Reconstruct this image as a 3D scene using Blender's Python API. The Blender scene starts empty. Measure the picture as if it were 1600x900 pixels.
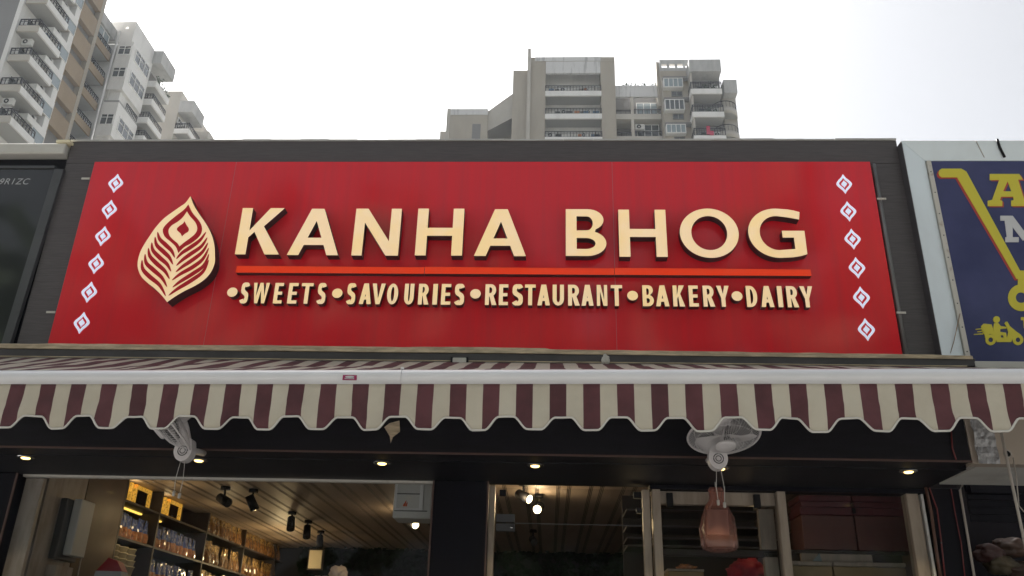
import bpy, bmesh, math, random
from mathutils import Vector, Matrix, noise
from mathutils.geometry import tessellate_polygon
random.seed(7)
R = math.radians
SC = bpy.context.scene
COL = SC.collection

# ------------------------------------------------------------------ camera
F, CAM = 1340.381, Vector((0, -6.0, 1.6))
yaw, pitch, roll = -0.0495970, 0.4162961, 0.0265871
fw = Vector((math.sin(yaw)*math.cos(pitch), math.cos(yaw)*math.cos(pitch), math.sin(pitch)))
rt = Vector((math.cos(yaw), -math.sin(yaw), 0)); up = rt.cross(fw)
rt, up = math.cos(roll)*rt + math.sin(roll)*up, -math.sin(roll)*rt + math.cos(roll)*up
cd = bpy.data.cameras.new('camera'); cam = bpy.data.objects.new('camera', cd); COL.objects.link(cam)
cam.matrix_world = Matrix(((rt.x, up.x, -fw.x, CAM.x), (rt.y, up.y, -fw.y, CAM.y), (rt.z, up.z, -fw.z, CAM.z), (0, 0, 0, 1)))
cd.sensor_fit = 'HORIZONTAL'; cd.sensor_width = 36; cd.lens = F/1600*36; cd.clip_end = 3000; cd.clip_start = .05
SC.camera = cam

def at(px, py, Y=None, Z=None, X=None):
    """the point where the sight line of photograph pixel (px, py) meets a wall, ceiling or side wall"""
    d = rt*((px-800)/F) - up*((py-450)/F) + fw
    t = (Y-CAM.y)/d.y if Y is not None else ((Z-CAM.z)/d.z if Z is not None else (X-CAM.x)/d.x)
    return CAM + d*t

# ------------------------------------------------------------------ sky, sun, exposure
SUN_EL, SUN_AZ = R(52), R(-24)          # high behind the shop, a little to the left
w = bpy.data.worlds.new('World'); SC.world = w; w.use_nodes = True
nt = w.node_tree; bg = nt.nodes['Background']
sky = nt.nodes.new('ShaderNodeTexSky'); sky.sky_type = 'NISHITA'; sky.sun_disc = False
sky.sun_elevation = SUN_EL; sky.sun_rotation = SUN_AZ
sky.air_density = 1.0; sky.dust_density = 4.0; sky.ozone_density = 1.0
hs = nt.nodes.new('ShaderNodeHueSaturation'); hs.inputs['Saturation'].default_value = .22   # bright haze, hardly any blue left
nt.links.new(sky.outputs[0], hs.inputs['Color']); nt.links.new(hs.outputs[0], bg.inputs['Color'])
bg.inputs['Strength'].default_value = .043
sl = bpy.data.lights.new('sun', 'SUN'); sl.energy = 5.0; sl.angle = R(6); sl.color = (1, .96, .90)
so = bpy.data.objects.new('sun', sl); COL.objects.link(so)
sd = Vector((math.sin(SUN_AZ)*math.cos(SUN_EL), math.cos(SUN_AZ)*math.cos(SUN_EL), math.sin(SUN_EL)))
so.rotation_euler = sd.to_track_quat('Z', 'Y').to_euler(); so.location = (0, 0, 90)
SC.view_settings.view_transform = 'Standard'; SC.view_settings.look = 'None'
SC.view_settings.exposure = 1.95; SC.view_settings.gamma = 1; SC.view_settings.use_curve_mapping = False

# ------------------------------------------------------------------ materials
MATS = {}
def mat(name, col, rough=.6, metal=0, var=.0, vscale=3, stretch=(1, 1, 1), bump=0, bscale=40, emis=None, estr=0, coat=0, coatr=.05, spec=.5, col2=None, fac=(.4, .65), trans=0, detail=4):
    m = bpy.data.materials.new(name); m.use_nodes = True; t = m.node_tree; b = t.nodes['Principled BSDF']
    b.inputs['Base Color'].default_value = (*col, 1); b.inputs['Roughness'].default_value = rough; b.inputs['Metallic'].default_value = metal
    b.inputs['Coat Weight'].default_value = coat; b.inputs['Coat Roughness'].default_value = coatr
    b.inputs['Specular IOR Level'].default_value = spec
    if trans: b.inputs['Transmission Weight'].default_value = trans
    if var or col2 or bump:
        geo = t.nodes.new('ShaderNodeNewGeometry'); mp = t.nodes.new('ShaderNodeMapping'); mp.inputs['Scale'].default_value = stretch
        t.links.new(geo.outputs['Position'], mp.inputs[0])
    if var or col2:
        n = t.nodes.new('ShaderNodeTexNoise'); n.inputs['Scale'].default_value = vscale; n.inputs['Detail'].default_value = detail; n.inputs['Roughness'].default_value = .6
        t.links.new(mp.outputs[0], n.inputs['Vector'])
        cr = t.nodes.new('ShaderNodeValToRGB'); e = cr.color_ramp.elements
        e[0].position, e[1].position = fac
        c2 = col2 or tuple(min(1, c*(1+var)) for c in col); c1 = col if col2 else tuple(c*(1-var) for c in col)
        e[0].color = (*c1, 1); e[1].color = (*c2, 1)
        t.links.new(n.outputs[0], cr.inputs[0]); t.links.new(cr.outputs[0], b.inputs['Base Color'])
    if bump:
        n2 = t.nodes.new('ShaderNodeTexNoise'); n2.inputs['Scale'].default_value = bscale; n2.inputs['Detail'].default_value = 3
        t.links.new(mp.outputs[0], n2.inputs['Vector'])
        bp = t.nodes.new('ShaderNodeBump'); bp.inputs['Strength'].default_value = bump; bp.inputs['Distance'].default_value = .02
        t.links.new(n2.outputs[0], bp.inputs['Height']); t.links.new(bp.outputs[0], b.inputs['Normal'])
    if emis:
        b.inputs['Emission Color'].default_value = (*emis, 1); b.inputs['Emission Strength'].default_value = estr
    MATS[name] = m; return m

def glass(name, tint, refl=.5, rough=.02):
    m = bpy.data.materials.new(name); m.use_nodes = True; t = m.node_tree
    for n in list(t.nodes): t.nodes.remove(n)
    o = t.nodes.new('ShaderNodeOutputMaterial'); mx = t.nodes.new('ShaderNodeMixShader'); tr = t.nodes.new('ShaderNodeBsdfTransparent'); gl = t.nodes.new('ShaderNodeBsdfGlossy')
    fr = t.nodes.new('ShaderNodeFresnel'); mu = t.nodes.new('ShaderNodeMath'); mu.operation = 'MULTIPLY'; mu.inputs[1].default_value = refl
    fr.inputs[0].default_value = 1.5; tr.inputs[0].default_value = (*tint, 1); gl.inputs['Roughness'].default_value = rough
    t.links.new(fr.outputs[0], mu.inputs[0]); t.links.new(mu.outputs[0], mx.inputs[0]); t.links.new(tr.outputs[0], mx.inputs[1]); t.links.new(gl.outputs[0], mx.inputs[2]); t.links.new(mx.outputs[0], o.inputs[0])
    MATS[name] = m; return m

mat('red_panel', (.72, .010, .024), .45, spec=.08, coat=.9, coatr=.09, col2=(.62, .018, .032), bump=.05, bscale=1.6, vscale=1.7, stretch=(7, 1, .22), fac=(.40, .75))
mat('panel_seam', (.50, .16, .18), .5)
mat('clad', (.060, .052, .056), .42, col2=(.100, .089, .094), vscale=7, stretch=(1.0, 1, 22), fac=(.35, .75), bump=.15, bscale=9)
mat('clad_edge', (.06, .055, .06), .5)
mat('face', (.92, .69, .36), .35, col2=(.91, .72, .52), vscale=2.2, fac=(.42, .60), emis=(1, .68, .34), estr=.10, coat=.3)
mat('side', (.018, .014, .018), .35)
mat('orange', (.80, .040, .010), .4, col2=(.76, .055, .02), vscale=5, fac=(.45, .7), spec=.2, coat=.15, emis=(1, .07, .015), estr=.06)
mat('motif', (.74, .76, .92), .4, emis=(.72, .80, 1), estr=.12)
mat('vein', (.50, .012, .025), .4, spec=.2)
mat('maroon', (.095, .030, .037), .8, var=.22, vscale=4, detail=8, bump=.45, bscale=7)
mat('cream_cloth', (.54, .495, .41), .8, col2=(.43, .385, .31), vscale=2.6, detail=9, fac=(.45, .78), bump=.5, bscale=7)
mat('piping', (.62, .60, .56), .6)
mat('bar', (.72, .72, .75), .33, var=.04, vscale=2, coat=.4, coatr=.15)
mat('raildark', (.055, .05, .055), .45, var=.15, vscale=5)
mat('sticker', (.30, .012, .09), .5)
mat('paint_white', (.80, .80, .78), .5)
mat('cover', (.52, .42, .29), .8, var=.25, vscale=6, stretch=(1, 1, 6), bump=.4, bscale=8)
mat('dark', (.003, .003, .007), .5, var=.15, vscale=4, spec=.15)
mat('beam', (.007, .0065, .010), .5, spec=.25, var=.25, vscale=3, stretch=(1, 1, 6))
mat('trimline', (.085, .045, .035), .5)
mat('gold', (.75, .50, .14), .3, 1, emis=(1, .60, .10), estr=.5)
mat('fret', (.70, .42, .10), .3, .6, col2=(.10, .05, .01), vscale=34, fac=(.46, .60), emis=(1, .5, .06), estr=.13)
mat('chrome', (.6, .6, .62), .25, 1)
mat('lamp', (1, .9, .6), .4, emis=(1, .68, .22), estr=1.15)
mat('spotlens', (1, .9, .7), .4, emis=(1, .80, .42), estr=3.2)
mat('lensoff', (.03, .03, .03), .2)
mat('fanplast', (.70, .67, .68), .4, var=.06, vscale=9)
mat('fanwire', (.70, .68, .69), .4)
mat('fandark', (.05, .05, .055), .5)
mat('string', (.55, .53, .5), .7)
mat('creamtile', (.46, .40, .34), .35, col2=(.33, .27, .22), vscale=3, stretch=(3, 3, .8), fac=(.40, .62), detail=7)
mat('creamwood', (.36, .30, .24), .45, col2=(.26, .215, .17), vscale=5, stretch=(3, 3, .5), fac=(.4, .62), detail=6)
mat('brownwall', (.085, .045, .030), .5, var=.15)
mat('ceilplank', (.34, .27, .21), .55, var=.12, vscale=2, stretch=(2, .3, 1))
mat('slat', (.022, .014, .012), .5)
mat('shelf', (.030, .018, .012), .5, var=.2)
mat('amber', (.34, .17, .05), .25, col2=(.13, .055, .016), vscale=24, fac=(.4, .62), coat=1, coatr=.08, bump=1, bscale=30)
mat('bluefilm', (.045, .10, .38), .22, col2=(.36, .44, .66), vscale=22, fac=(.5, .72), coat=1, coatr=.07, bump=1, bscale=30)
mat('orangefood', (.42, .16, .05), .4, var=.35, vscale=30, coat=1, coatr=.08, bump=.8, bscale=30)
mat('goldfilm', (.62, .42, .16), .22, .3, col2=(.18, .09, .03), vscale=26, fac=(.42, .6), coat=1, coatr=.06, bump=1, bscale=34)
mat('cup', (.75, .68, .48), .5)
mat('redprint', (.42, .02, .03), .5)
mat('greyprint', (.50, .52, .54), .5)
mat('whitebag', (.70, .62, .58), .5, var=.1)
mat('black', (.008, .008, .010), .5, spec=.2)
mat('leafdark', (.007, .015, .010), .8, spec=.1, var=.4, vscale=9)
mat('unit', (.62, .62, .58), .45)
mat('unitline', (.16, .16, .16), .5)
mat('flame', (.65, .10, .02), .5)
mat('carton', (.12, .045, .035), .6, var=.12, vscale=2)
mat('cartontop', (.10, .018, .022), .55, var=.12)
mat('redcloth', (.30, .008, .022), .6, var=.2, vscale=8)
mat('pinkbag', (.60, .22, .19), .35, var=.18, vscale=8)
mat('drawer', (.24, .17, .075), .5, var=.12)
mat('concrete', (.46, .46, .455), .8, col2=(.32, .32, .315), vscale=1.1, stretch=(1, 1, .3), fac=(.45, .75))
mat('tower_tan', (.37, .335, .28), .8, var=.08, vscale=.4, stretch=(1, 1, .3))
mat('tower_beige', (.45, .425, .38), .8, var=.07, vscale=.4)
mat('tower_white', (.74, .735, .72), .75, col2=(.60, .595, .58), fac=(.5, .8), detail=8, vscale=.8, stretch=(1, 1, .3))
mat('stained', (.60, .60, .60), .8, col2=(.26, .26, .27), vscale=.9, stretch=(3, 3, .35), fac=(.52, .8))
mat('tower_brown', (.31, .24, .165), .8, var=.06, vscale=.5)
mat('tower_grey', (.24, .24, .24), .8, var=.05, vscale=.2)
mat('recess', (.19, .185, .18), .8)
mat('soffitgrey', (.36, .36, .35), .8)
mat('iron', (.022, .022, .026), .6)
mat('pane', (.065, .075, .08), .15, coat=.6)
mat('panelight', (.22, .27, .29), .15, coat=.5)
mat('upvc', (.75, .75, .74), .4)
mat('acwhite', (.62, .62, .60), .5)
mat('laundry_red', (.45, .05, .10), .8); mat('laundry_orange', (.45, .18, .08), .8); mat('laundry_blue', (.08, .14, .22), .8)
mat('plant', (.035, .06, .025), .8, var=.4, vscale=6)
mat('pipe', (.16, .16, .165), .4, var=.1)
mat('alu', (.70, .78, .84), .42, coat=.8, coatr=.15, col2=(.60, .66, .70), vscale=1.6, stretch=(1, 1, .5), fac=(.45, .7))
mat('alu_dirt', (.28, .20, .14), .7)
mat('striplt', (.52, .50, .46), .6, col2=(.25, .16, .10), vscale=9, fac=(.6, .8))
mat('navy', (.036, .042, .125), .4, col2=(.056, .062, .165), vscale=2, spec=.25, coat=.2, coatr=.12)
mat('yellow', (.60, .53, .045), .5)
mat('signred', (.42, .05, .04), .5)
mat('signgrey', (.56, .56, .58), .5)
mat('blackglass', (.006, .007, .009), .3, spec=.3, coat=1, coatr=.06)
mat('graphite', (.06, .062, .068), .35, var=.1)
mat('lettergrey', (.42, .42, .43), .5)
mat('nbwall', (.40, .335, .275), .7, var=.1, vscale=2)
mat('nbwhite', (.50, .49, .46), .6, col2=(.36, .34, .31), vscale=3, fac=(.5, .75))
mat('wire_red', (.16, .02, .02), .5); mat('wire_brown', (.10, .045, .03), .5); mat('cablegrey', (.42, .38, .34), .5)
mat('ground', (.19, .186, .18), .85, var=.15, vscale=1.5, bump=.3, bscale=12)
mat('treeleaf', (.045, .07, .03), .7, var=.3, vscale=1.2)
mat('bark', (.10, .08, .06), .9)
mat('earth', (.135, .132, .12), .9, var=.25, vscale=.3)
mat('asphalt', (.05, .05, .05), .9, var=.2, vscale=3)
mat('floor', (.30, .27, .24), .35)
mat('sackbrown', (0.05, 0.024, 0.014), .6, var=.3, vscale=8)  # sack colours darkened in place of the shade inside the shop
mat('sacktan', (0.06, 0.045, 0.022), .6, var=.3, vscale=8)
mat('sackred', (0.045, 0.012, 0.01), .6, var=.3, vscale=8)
glass('shopglass', (.88, .89, .90), .16)
mat('film', (.30, .30, .31), .22, coat=1, coatr=.05, bump=.8, bscale=40)
def bagmat():
    m = glass('bagfilm', (.80, .56, .50), 1.6, .25); t = m.node_tree
    mx = [n for n in t.nodes if n.type == 'MIX_SHADER'][0]; o = [n for n in t.nodes if n.type == 'OUTPUT_MATERIAL'][0]
    d = t.nodes.new('ShaderNodeBsdfDiffuse'); d.inputs[0].default_value = (.55, .25, .20, 1); m2 = t.nodes.new('ShaderNodeMixShader'); m2.inputs[0].default_value = .24
    t.links.new(mx.outputs[0], m2.inputs[1]); t.links.new(d.outputs[0], m2.inputs[2]); t.links.new(m2.outputs[0], o.inputs[0])
bagmat()

# ------------------------------------------------------------------ helpers
class MB:
    """collects faces in world coordinates; part() links them as ONE mesh object"""
    def __init__(s): s.v = []; s.f = []; s.mi = []; s.mats = []; s.sm = []
    def m(s, name):
        if name not in s.mats: s.mats.append(name)
        return s.mats.index(name)
    def face(s, pts, mt, smooth=False):
        i = len(s.v); s.v += [tuple(p) for p in pts]; s.f.append(tuple(range(i, i+len(pts)))); s.mi.append(s.m(mt)); s.sm.append(smooth)
    def idx(s, verts, faces, mt, smooth=False):
        i = len(s.v); s.v += [tuple(p) for p in verts]
        for f in faces: s.f.append(tuple(i+k for k in f)); s.mi.append(s.m(mt)); s.sm.append(smooth)
    def box(s, x0, x1, y0, y1, z0, z1, mt, bev=0):
        if bev:
            bm = bmesh.new(); bmesh.ops.create_cube(bm, size=1)
            for v in bm.verts: v.co = Vector((x0+(v.co.x+.5)*(x1-x0), y0+(v.co.y+.5)*(y1-y0), z0+(v.co.z+.5)*(z1-z0)))
            bmesh.ops.bevel(bm, geom=bm.edges[:], offset=bev, segments=1, affect='EDGES', clamp_overlap=True)
            bm.verts.index_update(); s.idx([v.co for v in bm.verts], [[v.index for v in f.verts] for f in bm.faces], mt); bm.free(); return s
        V = [(x0, y0, z0), (x1, y0, z0), (x1, y1, z0), (x0, y1, z0), (x0, y0, z1), (x1, y0, z1), (x1, y1, z1), (x0, y1, z1)]
        s.idx(V, [(0, 3, 2, 1), (4, 5, 6, 7), (0, 1, 5, 4), (1, 2, 6, 5), (2, 3, 7, 6), (3, 0, 4, 7)], mt); return s
    def slab(s, outer, holes, y0, y1, mf, ms=None):
        """outline in (x, z), front at y0 (towards the street), back at y1"""
        ms = ms or mf
        loops = [outer] + list(holes)
        flat = [p for l in loops for p in l]
        tris = tessellate_polygon([[Vector((p[0], p[1], 0)) for p in l] for l in loops])
        vf = [(p[0], y0, p[1]) for p in flat]; tr = []
        for a, b, c in tris:
            A, B, C = flat[a], flat[b], flat[c]
            cr = (B[0]-A[0])*(C[1]-A[1]) - (B[1]-A[1])*(C[0]-A[0])
            tr.append((a, b, c) if cr > 0 else (a, c, b))
        s.idx(vf, tr, mf); s.idx([(p[0], y1, p[1]) for p in flat], [(a, c, b) for a, b, c in tr], ms)
        for k, l in enumerate(loops):
            ar = sum(l[i][0]*l[(i+1) % len(l)][1]-l[(i+1) % len(l)][0]*l[i][1] for i in range(len(l)))
            if (ar < 0) != (k > 0): l = l[::-1]
            n = len(l)
            for i in range(n):
                p, q = l[i], l[(i+1) % n]
                s.face([(p[0], y0, p[1]), (p[0], y1, p[1]), (q[0], y1, q[1]), (q[0], y0, q[1])], ms)
        return s
    def tube(s, pts, r, mt, n=8, cap=True, smooth=True):
        pts = [Vector(p) for p in pts]; rs = r if isinstance(r, (list, tuple)) else [r]*len(pts); rings = []; prev = None
        for i, p in enumerate(pts):
            d = (pts[min(i+1, len(pts)-1)]-pts[max(i-1, 0)]).normalized()
            a = prev if prev and abs(prev.dot(d)) < .95 else (Vector((0, 0, 1)) if abs(d.z) < .9 else Vector((1, 0, 0)))
            u = d.cross(a).normalized(); v = d.cross(u); prev = a
            rings.append([p+(u*math.cos(k*2*math.pi/n)+v*math.sin(k*2*math.pi/n))*rs[i] for k in range(n)])
        V = [q for g in rings for q in g]; Fc = []
        for i in range(len(rings)-1):
            for k in range(n): Fc.append((i*n+k, (i+1)*n+k, (i+1)*n+(k+1) % n, i*n+(k+1) % n))
        if cap: Fc.append(tuple(range(n))); Fc.append(tuple(range((len(rings)-1)*n, len(rings)*n))[::-1])
        s.idx(V, Fc, mt, smooth); return s
    def lathe(s, prof, o, axis, mt, n=20, smooth=True, sx=1, sy=1):
        """prof: (radius, height) along axis from o"""
        ax = Vector(axis).normalized(); q = ax.to_track_quat('Z', 'Y'); V = []; Fc = []
        for r, h in prof:
            for k in range(n):
                a = k*2*math.pi/n; V.append(Vector(o)+q @ Vector((r*math.cos(a)*sx, r*math.sin(a)*sy, h)))
        for i in range(len(prof)-1):
            for k in range(n): Fc.append((i*n+k, i*n+(k+1) % n, (i+1)*n+(k+1) % n, (i+1)*n+k))
        s.idx(V, Fc, mt, smooth); return s
    def torus(s, c, axis, Rm, r, mt, n=24, k=5, a0=0, a1=2*math.pi, sx=1, sy=1):
        q = Vector(axis).normalized().to_track_quat('Z', 'Y'); full = a1-a0 > 6.28
        pts = [Vector(c)+q @ Vector((Rm*math.cos(a0+(a1-a0)*i/n)*sx, Rm*math.sin(a0+(a1-a0)*i/n)*sy, 0)) for i in range(n+1)]
        s.tube(pts, r, mt, k, cap=not full); return s

ORG = {}
def finish(o, label, cat, group, kind):
    if label: o['label'] = label
    if cat: o['category'] = cat
    if group: o['group'] = group
    if kind: o['kind'] = kind
def thing(name, label, cat, loc=(0, 0, 0), group=None, kind=None):
    o = bpy.data.objects.new(name, None); COL.objects.link(o); o.location = loc; o.empty_display_size = .1
    ORG[o.name] = Vector(loc); finish(o, label, cat, group, kind); return o
def part(name, mb, parent=None, label=None, cat=None, group=None, kind=None, loc=None):
    """ONE mesh object; loc = its base when it is a thing without a parent"""
    org = ORG[parent.name] if parent else Vector(loc or (0, 0, 0))
    me = bpy.data.meshes.new(name)
    me.from_pydata([Vector(v)-org for v in mb.v], [], mb.f)
    for n in mb.mats: me.materials.append(MATS[n])
    me.polygons.foreach_set('material_index', mb.mi); me.polygons.foreach_set('use_smooth', mb.sm); me.update()
    o = bpy.data.objects.new(name, me); COL.objects.link(o)
    if parent: o.parent = parent
    else: o.location = org
    ORG[o.name] = org; finish(o, label, cat, group, kind); return o
def copy_tree(o, parent=None):
    c = o.copy(); COL.objects.link(c); c.parent = parent
    for ch in list(o.children): copy_tree(ch, c)
    return c
def B(*a, **k): return MB().box(*a, **k)
def smooth_loop(pts, n=4, closed=True):
    """Catmull-Rom through pts (2-D)"""
    out = []; L = len(pts)
    for i in range(L if closed else L-1):
        P = [pts[(i+j-1) % L] if closed else pts[max(0, min(L-1, i+j-1))] for j in range(4)]
        for k in range(n):
            t = k/n
            out.append(tuple(.5*(2*P[1][d]+(P[2][d]-P[0][d])*t+(2*P[0][d]-5*P[1][d]+4*P[2][d]-P[3][d])*t*t+(3*P[1][d]-P[0][d]-3*P[2][d]+P[3][d])*t**3) for d in range(2)))
    if not closed: out.append(pts[-1])
    return out
def arc(cx, cz, rx, rz, a0, a1, n=10):
    return [(cx+rx*math.cos(R(a0+(a1-a0)*i/n)), cz+rz*math.sin(R(a0+(a1-a0)*i/n))) for i in range(n+1)]

# ------------------------------------------------------------------ ground and floors
part('ground', B(-600, 600, -500, 900, -.3, 0, 'earth'), kind='structure')
part('pavement', B(-30, 30, -3.2, .9, .004, .13, 'ground'), kind='structure')
part('bounce_forecourt', B(-45, 45, -21, -3.2, .004, .010, 'ground'), kind='structure')  # unseen paving added to bounce sunlight onto the shop front
part('road', B(-300, 300, -40, -21.1, .004, .008, 'asphalt'), kind='structure')
part('shop_floor', B(-4.6, 3.2, 1.0, 8.6, .004, .16, 'floor'), kind='structure')

# unseen tree row added behind the camera to darken reflections in glossy signs and panes
tm = MB(); rt0 = random.Random(12)
for i in range(46):
    cx = -78+i*3.4+rt0.uniform(-1, 1); hh = rt0.uniform(16.5, 21.5); r_ = rt0.uniform(2.8, 4.0); cy = -25+rt0.uniform(-2, 2)
    tm.tube([(cx, cy, 0), (cx+.2, cy, hh*.5)], [.28, .16], 'bark', 6)
    for j in range(110):
        u = Vector((rt0.gauss(0, 1), rt0.gauss(0, 1), rt0.gauss(0, 1))).normalized(); k = rt0.uniform(.45, 1)
        p = Vector((cx+u.x*r_*k, cy+u.y*r_*k, hh*.56+u.z*hh*.42*k)); a = rt0.uniform(0, 6.28); sz = rt0.uniform(.7, 1.5)
        e1 = Vector((math.cos(a), math.sin(a)*.6, rt0.uniform(-.6, .6)))*sz; e2 = Vector((-math.sin(a)*.6, rt0.uniform(-.5, .5), math.cos(a)))*sz
        tm.face([p-e1, p-e1*.2+e2, p+e1, p-e2*.8], 'treeleaf')
part('added_trees', tm, kind='stuff')

# ------------------------------------------------------------------ the shop building
shop = thing('shop_building', 'low dark clad sweet shop front below the big red sign, and dark pillar', 'building', (-.7, 0, 0))
FX0, FX1, FXI0, FXI1 = -4.10, 2.815, -3.835, 2.566
FT, PZ0, PZ1 = 5.62, 3.75, 5.387
part('fascia_band', B(FX0, FX1, .05, .30, 5.405, FT, 'clad'), shop)
part('fascia_side', B(FX0, FXI0, .052, .30, 3.70, 5.402, 'clad'), shop)
part('fascia_side', B(FXI1, FX1, .052, .30, 3.70, 5.402, 'clad'), shop)
cap = MB()
for i in range(28):
    x0 = FX0+i*(FX1-FX0)/28; x1 = x0+(FX1-FX0)/28-.002
    cap.box(x0, x1, .035+random.uniform(0, .006), .31, FT+.001, FT+.012+random.uniform(0, .006), 'concrete')
part('coping', cap, shop)
part('backing_wall', B(FX0+.02, FX1-.02, .31, .60, 3.70, FT-.05, 'nbwall'), shop)
part('roof', B(-4.4, 3.2, .61, 9, 3.55, 3.75, 'concrete'), shop)
# beam above the entrance recess, soffit, trims
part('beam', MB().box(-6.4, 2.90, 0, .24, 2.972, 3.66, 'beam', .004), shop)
part('beam_trim', B(-6.4, 2.90, -.012, 0, 2.964, 2.978, 'trimline'), shop)
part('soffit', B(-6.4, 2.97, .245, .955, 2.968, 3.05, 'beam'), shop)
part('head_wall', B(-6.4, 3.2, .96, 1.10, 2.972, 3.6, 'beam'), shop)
part('entrance_pillar', MB().box(-.938, -.492, .93, 1.30, .13, 2.966, 'dark', .006), shop)
for x in (-.940, -.500):
    part('pillar_trim', B(x, x+.012, .915, .929, .13, 2.963, 'trimline'), shop)
part('side_pillar', MB().box(-6.4, -4.37, .90, 1.3, .13, 2.966, 'dark', .006), shop)
part('pillar_trim', B(-4.372, -4.358, .885, .899, .13, 2.962, 'trimline'), shop)
part('end_pillar', MB().box(2.965, 3.20, .90, 1.3, .13, 2.966, 'dark', .006), shop)
part('window_head', B(-4.358, -.945, .962, 1.02, 2.948, 2.966, 'striplt'), shop)
# shop window, doors: glass in cream timber posts
def pane(name, x0, x1, z1, y=1.0):
    return part(name, B(x0, x1, y, y+.010, .16, z1, 'shopglass'), shop)
pane('window_pane', -4.355, -.948, 2.946)
part('window_post', B(-4.355, -4.205, 1.015, 1.06, .16, 2.944, 'creamtile'), shop)
for x0, x1, y0, m_ in [(-.486, -.438, .97, 'creamwood'), (.742, .800, .985, 'creamwood'), (.818, .882, .955, 'creamwood'), (1.800, 1.866, .955, 'creamwood'), (2.806, 2.90, .955, 'creamwood'), (2.922, 2.942, .96, 'paint_white')]:
    part('door_post', B(x0, x1, y0, 1.07, .16, 2.94 if x1 < .8 else 2.93, m_, bev=.004), shop)
part('door_head', B(.884, 1.798, 1.02, 1.08, 2.825, 2.928, 'creamwood', bev=.004), shop)
part('head_trim', B(.80, 2.96, .955, 1.09, 2.932, 2.966, 'dark'), shop)
door1 = pane('glass_door', -.425, .738, 2.93)
def dpart(name, d, mb): return part(name, mb, d)
dpart('hinge_clamp', door1, B(-.405, -.352, .985, 1.025, 2.862, 2.912, 'black', bev=.004))
dpart('hinge_clamp', door1, B(.672, .736, .985, 1.025, 2.862, 2.912, 'black', bev=.004))
dpart('patch_fitting', door1, B(-.425, -.275, .982, 1.028, 2.655, 2.72, 'graphite', bev=.004).box(-.425, -.275, .982, 1.028, 2.585, 2.645, 'graphite', .004).tube([(-.3, .975, 2.615), (-.3, .985, 2.615)], .012, 'chrome', 10))
dpart('lock_plate', door1, B(.690, .736, .985, 1.025, 2.745, 2.79, 'black', bev=.004))
dpart('glass_seam', door1, B(-.27, .736, .992, .999, 2.647, 2.652, 'graphite'))
door2 = pane('glass_door', .888, 1.796, 2.82)
for x in (.935, 1.625):
    dpart('hinge_clamp', door2, B(x, x+.05, .985, 1.025, 2.80, 2.91, 'black', bev=.004))
pane('window_pane', 1.868, 2.804, 2.93)
part('side_jamb', B(1.675, 1.797, 1.10, 1.16, 2.50, 2.815, 'creamwood', bev=.003), shop)
part('side_jamb', B(1.69, 1.797, 1.10, 1.16, .16, 2.478, 'creamwood', bev=.003), shop)
part('cross_rail', B(.9, 1.797, 1.10, 1.15, 2.44, 2.49, 'shelf', bev=.003), shop)

# interior setting
part('interior_wall', B(-4.72, -4.67, 1.1, 8.6, .16, 3.5, 'brownwall'), kind='structure')
part('interior_wall', B(3.2, 3.3, 1.3, 8.6, .16, 3.5, 'brownwall'), kind='structure')
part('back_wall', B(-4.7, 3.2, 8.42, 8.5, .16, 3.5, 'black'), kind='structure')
ceil = thing('shop_ceiling', None, None, (0, 1.1, 3.3), kind='structure')
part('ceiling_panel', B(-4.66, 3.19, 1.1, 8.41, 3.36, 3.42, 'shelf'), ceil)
triples = sorted(.146+.335*k+d for k in range(-15, 10) for d in (-.056, .056))
triples = [c for c in triples if -4.6 < c < 3.15]
def cl(name, x0, x1, z0, mt): part(name, B(x0, x1, 1.1, 8.40, z0, 3.35, mt), ceil)
for i, c in enumerate(triples):
    for d in (-.017, 0, .017): cl('slat', c+d-.0058, c+d+.0058, 3.303, 'slat')
    for d in (-.0085, .0085): cl('strip', c+d-.0024, c+d+.0024, 3.3005, 'ceilplank')
    nx = triples[i+1] if i+1 < len(triples) else 3.19
    cl('plank', c+.021, nx-.021, 3.300, 'ceilplank')
part('timber_lining', B(-4.3, 3.2, 1.12, 1.3, 3.2, 3.298, 'ceilplank'), kind='structure')

# left inner wall: cream tiles, brown panel
lw = thing('side_wall', None, None, (-4.3, 1.1, .16), kind='structure')
part('tile', B(-4.40, -4.30, 1.255, 1.60, .16, 3.29, 'creamtile'), lw)
part('tile', B(-4.40, -4.305, 1.606, 1.90, .16, 3.29, 'creamtile'), lw)
part('tile', B(-4.42, -4.33, 1.07, 1.245, .16, 3.29, 'slat'), lw)
part('panel', B(-4.40, -4.30, 1.905, 2.64, .16, 3.29, 'brownwall'), lw)
eb = thing('electric_box', 'pale switchgear box with open grey side fixed to the cream tiles inside the left window', 'electric box', (-4.3, 1.7, 2.39))
part('box_back', B(-4.298, -4.235, 1.50, 1.86, 2.36, 2.87, 'graphite', bev=.006), eb)
part('box_cover', B(-4.233, -4.155, 1.60, 1.84, 2.40, 2.88, 'unit', bev=.008), eb)
part('cable', MB().tube([(-4.2, 1.83, 2.6), (-4.19, 1.85, 2.45), (-4.21, 1.9, 2.2), (-4.2, 1.95, 1.8)], .006, 'cablegrey', 6), eb)
mb = MB().box(-4.3, -4.21, 1.52, 1.80, 1.9, 2.31, 'creamtile', .004)
part('junction_box', mb, None, 'cream cover box below the switchgear box on the tiled wall', 'junction box', loc=(-4.3, 1.6, 1.9))

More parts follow.
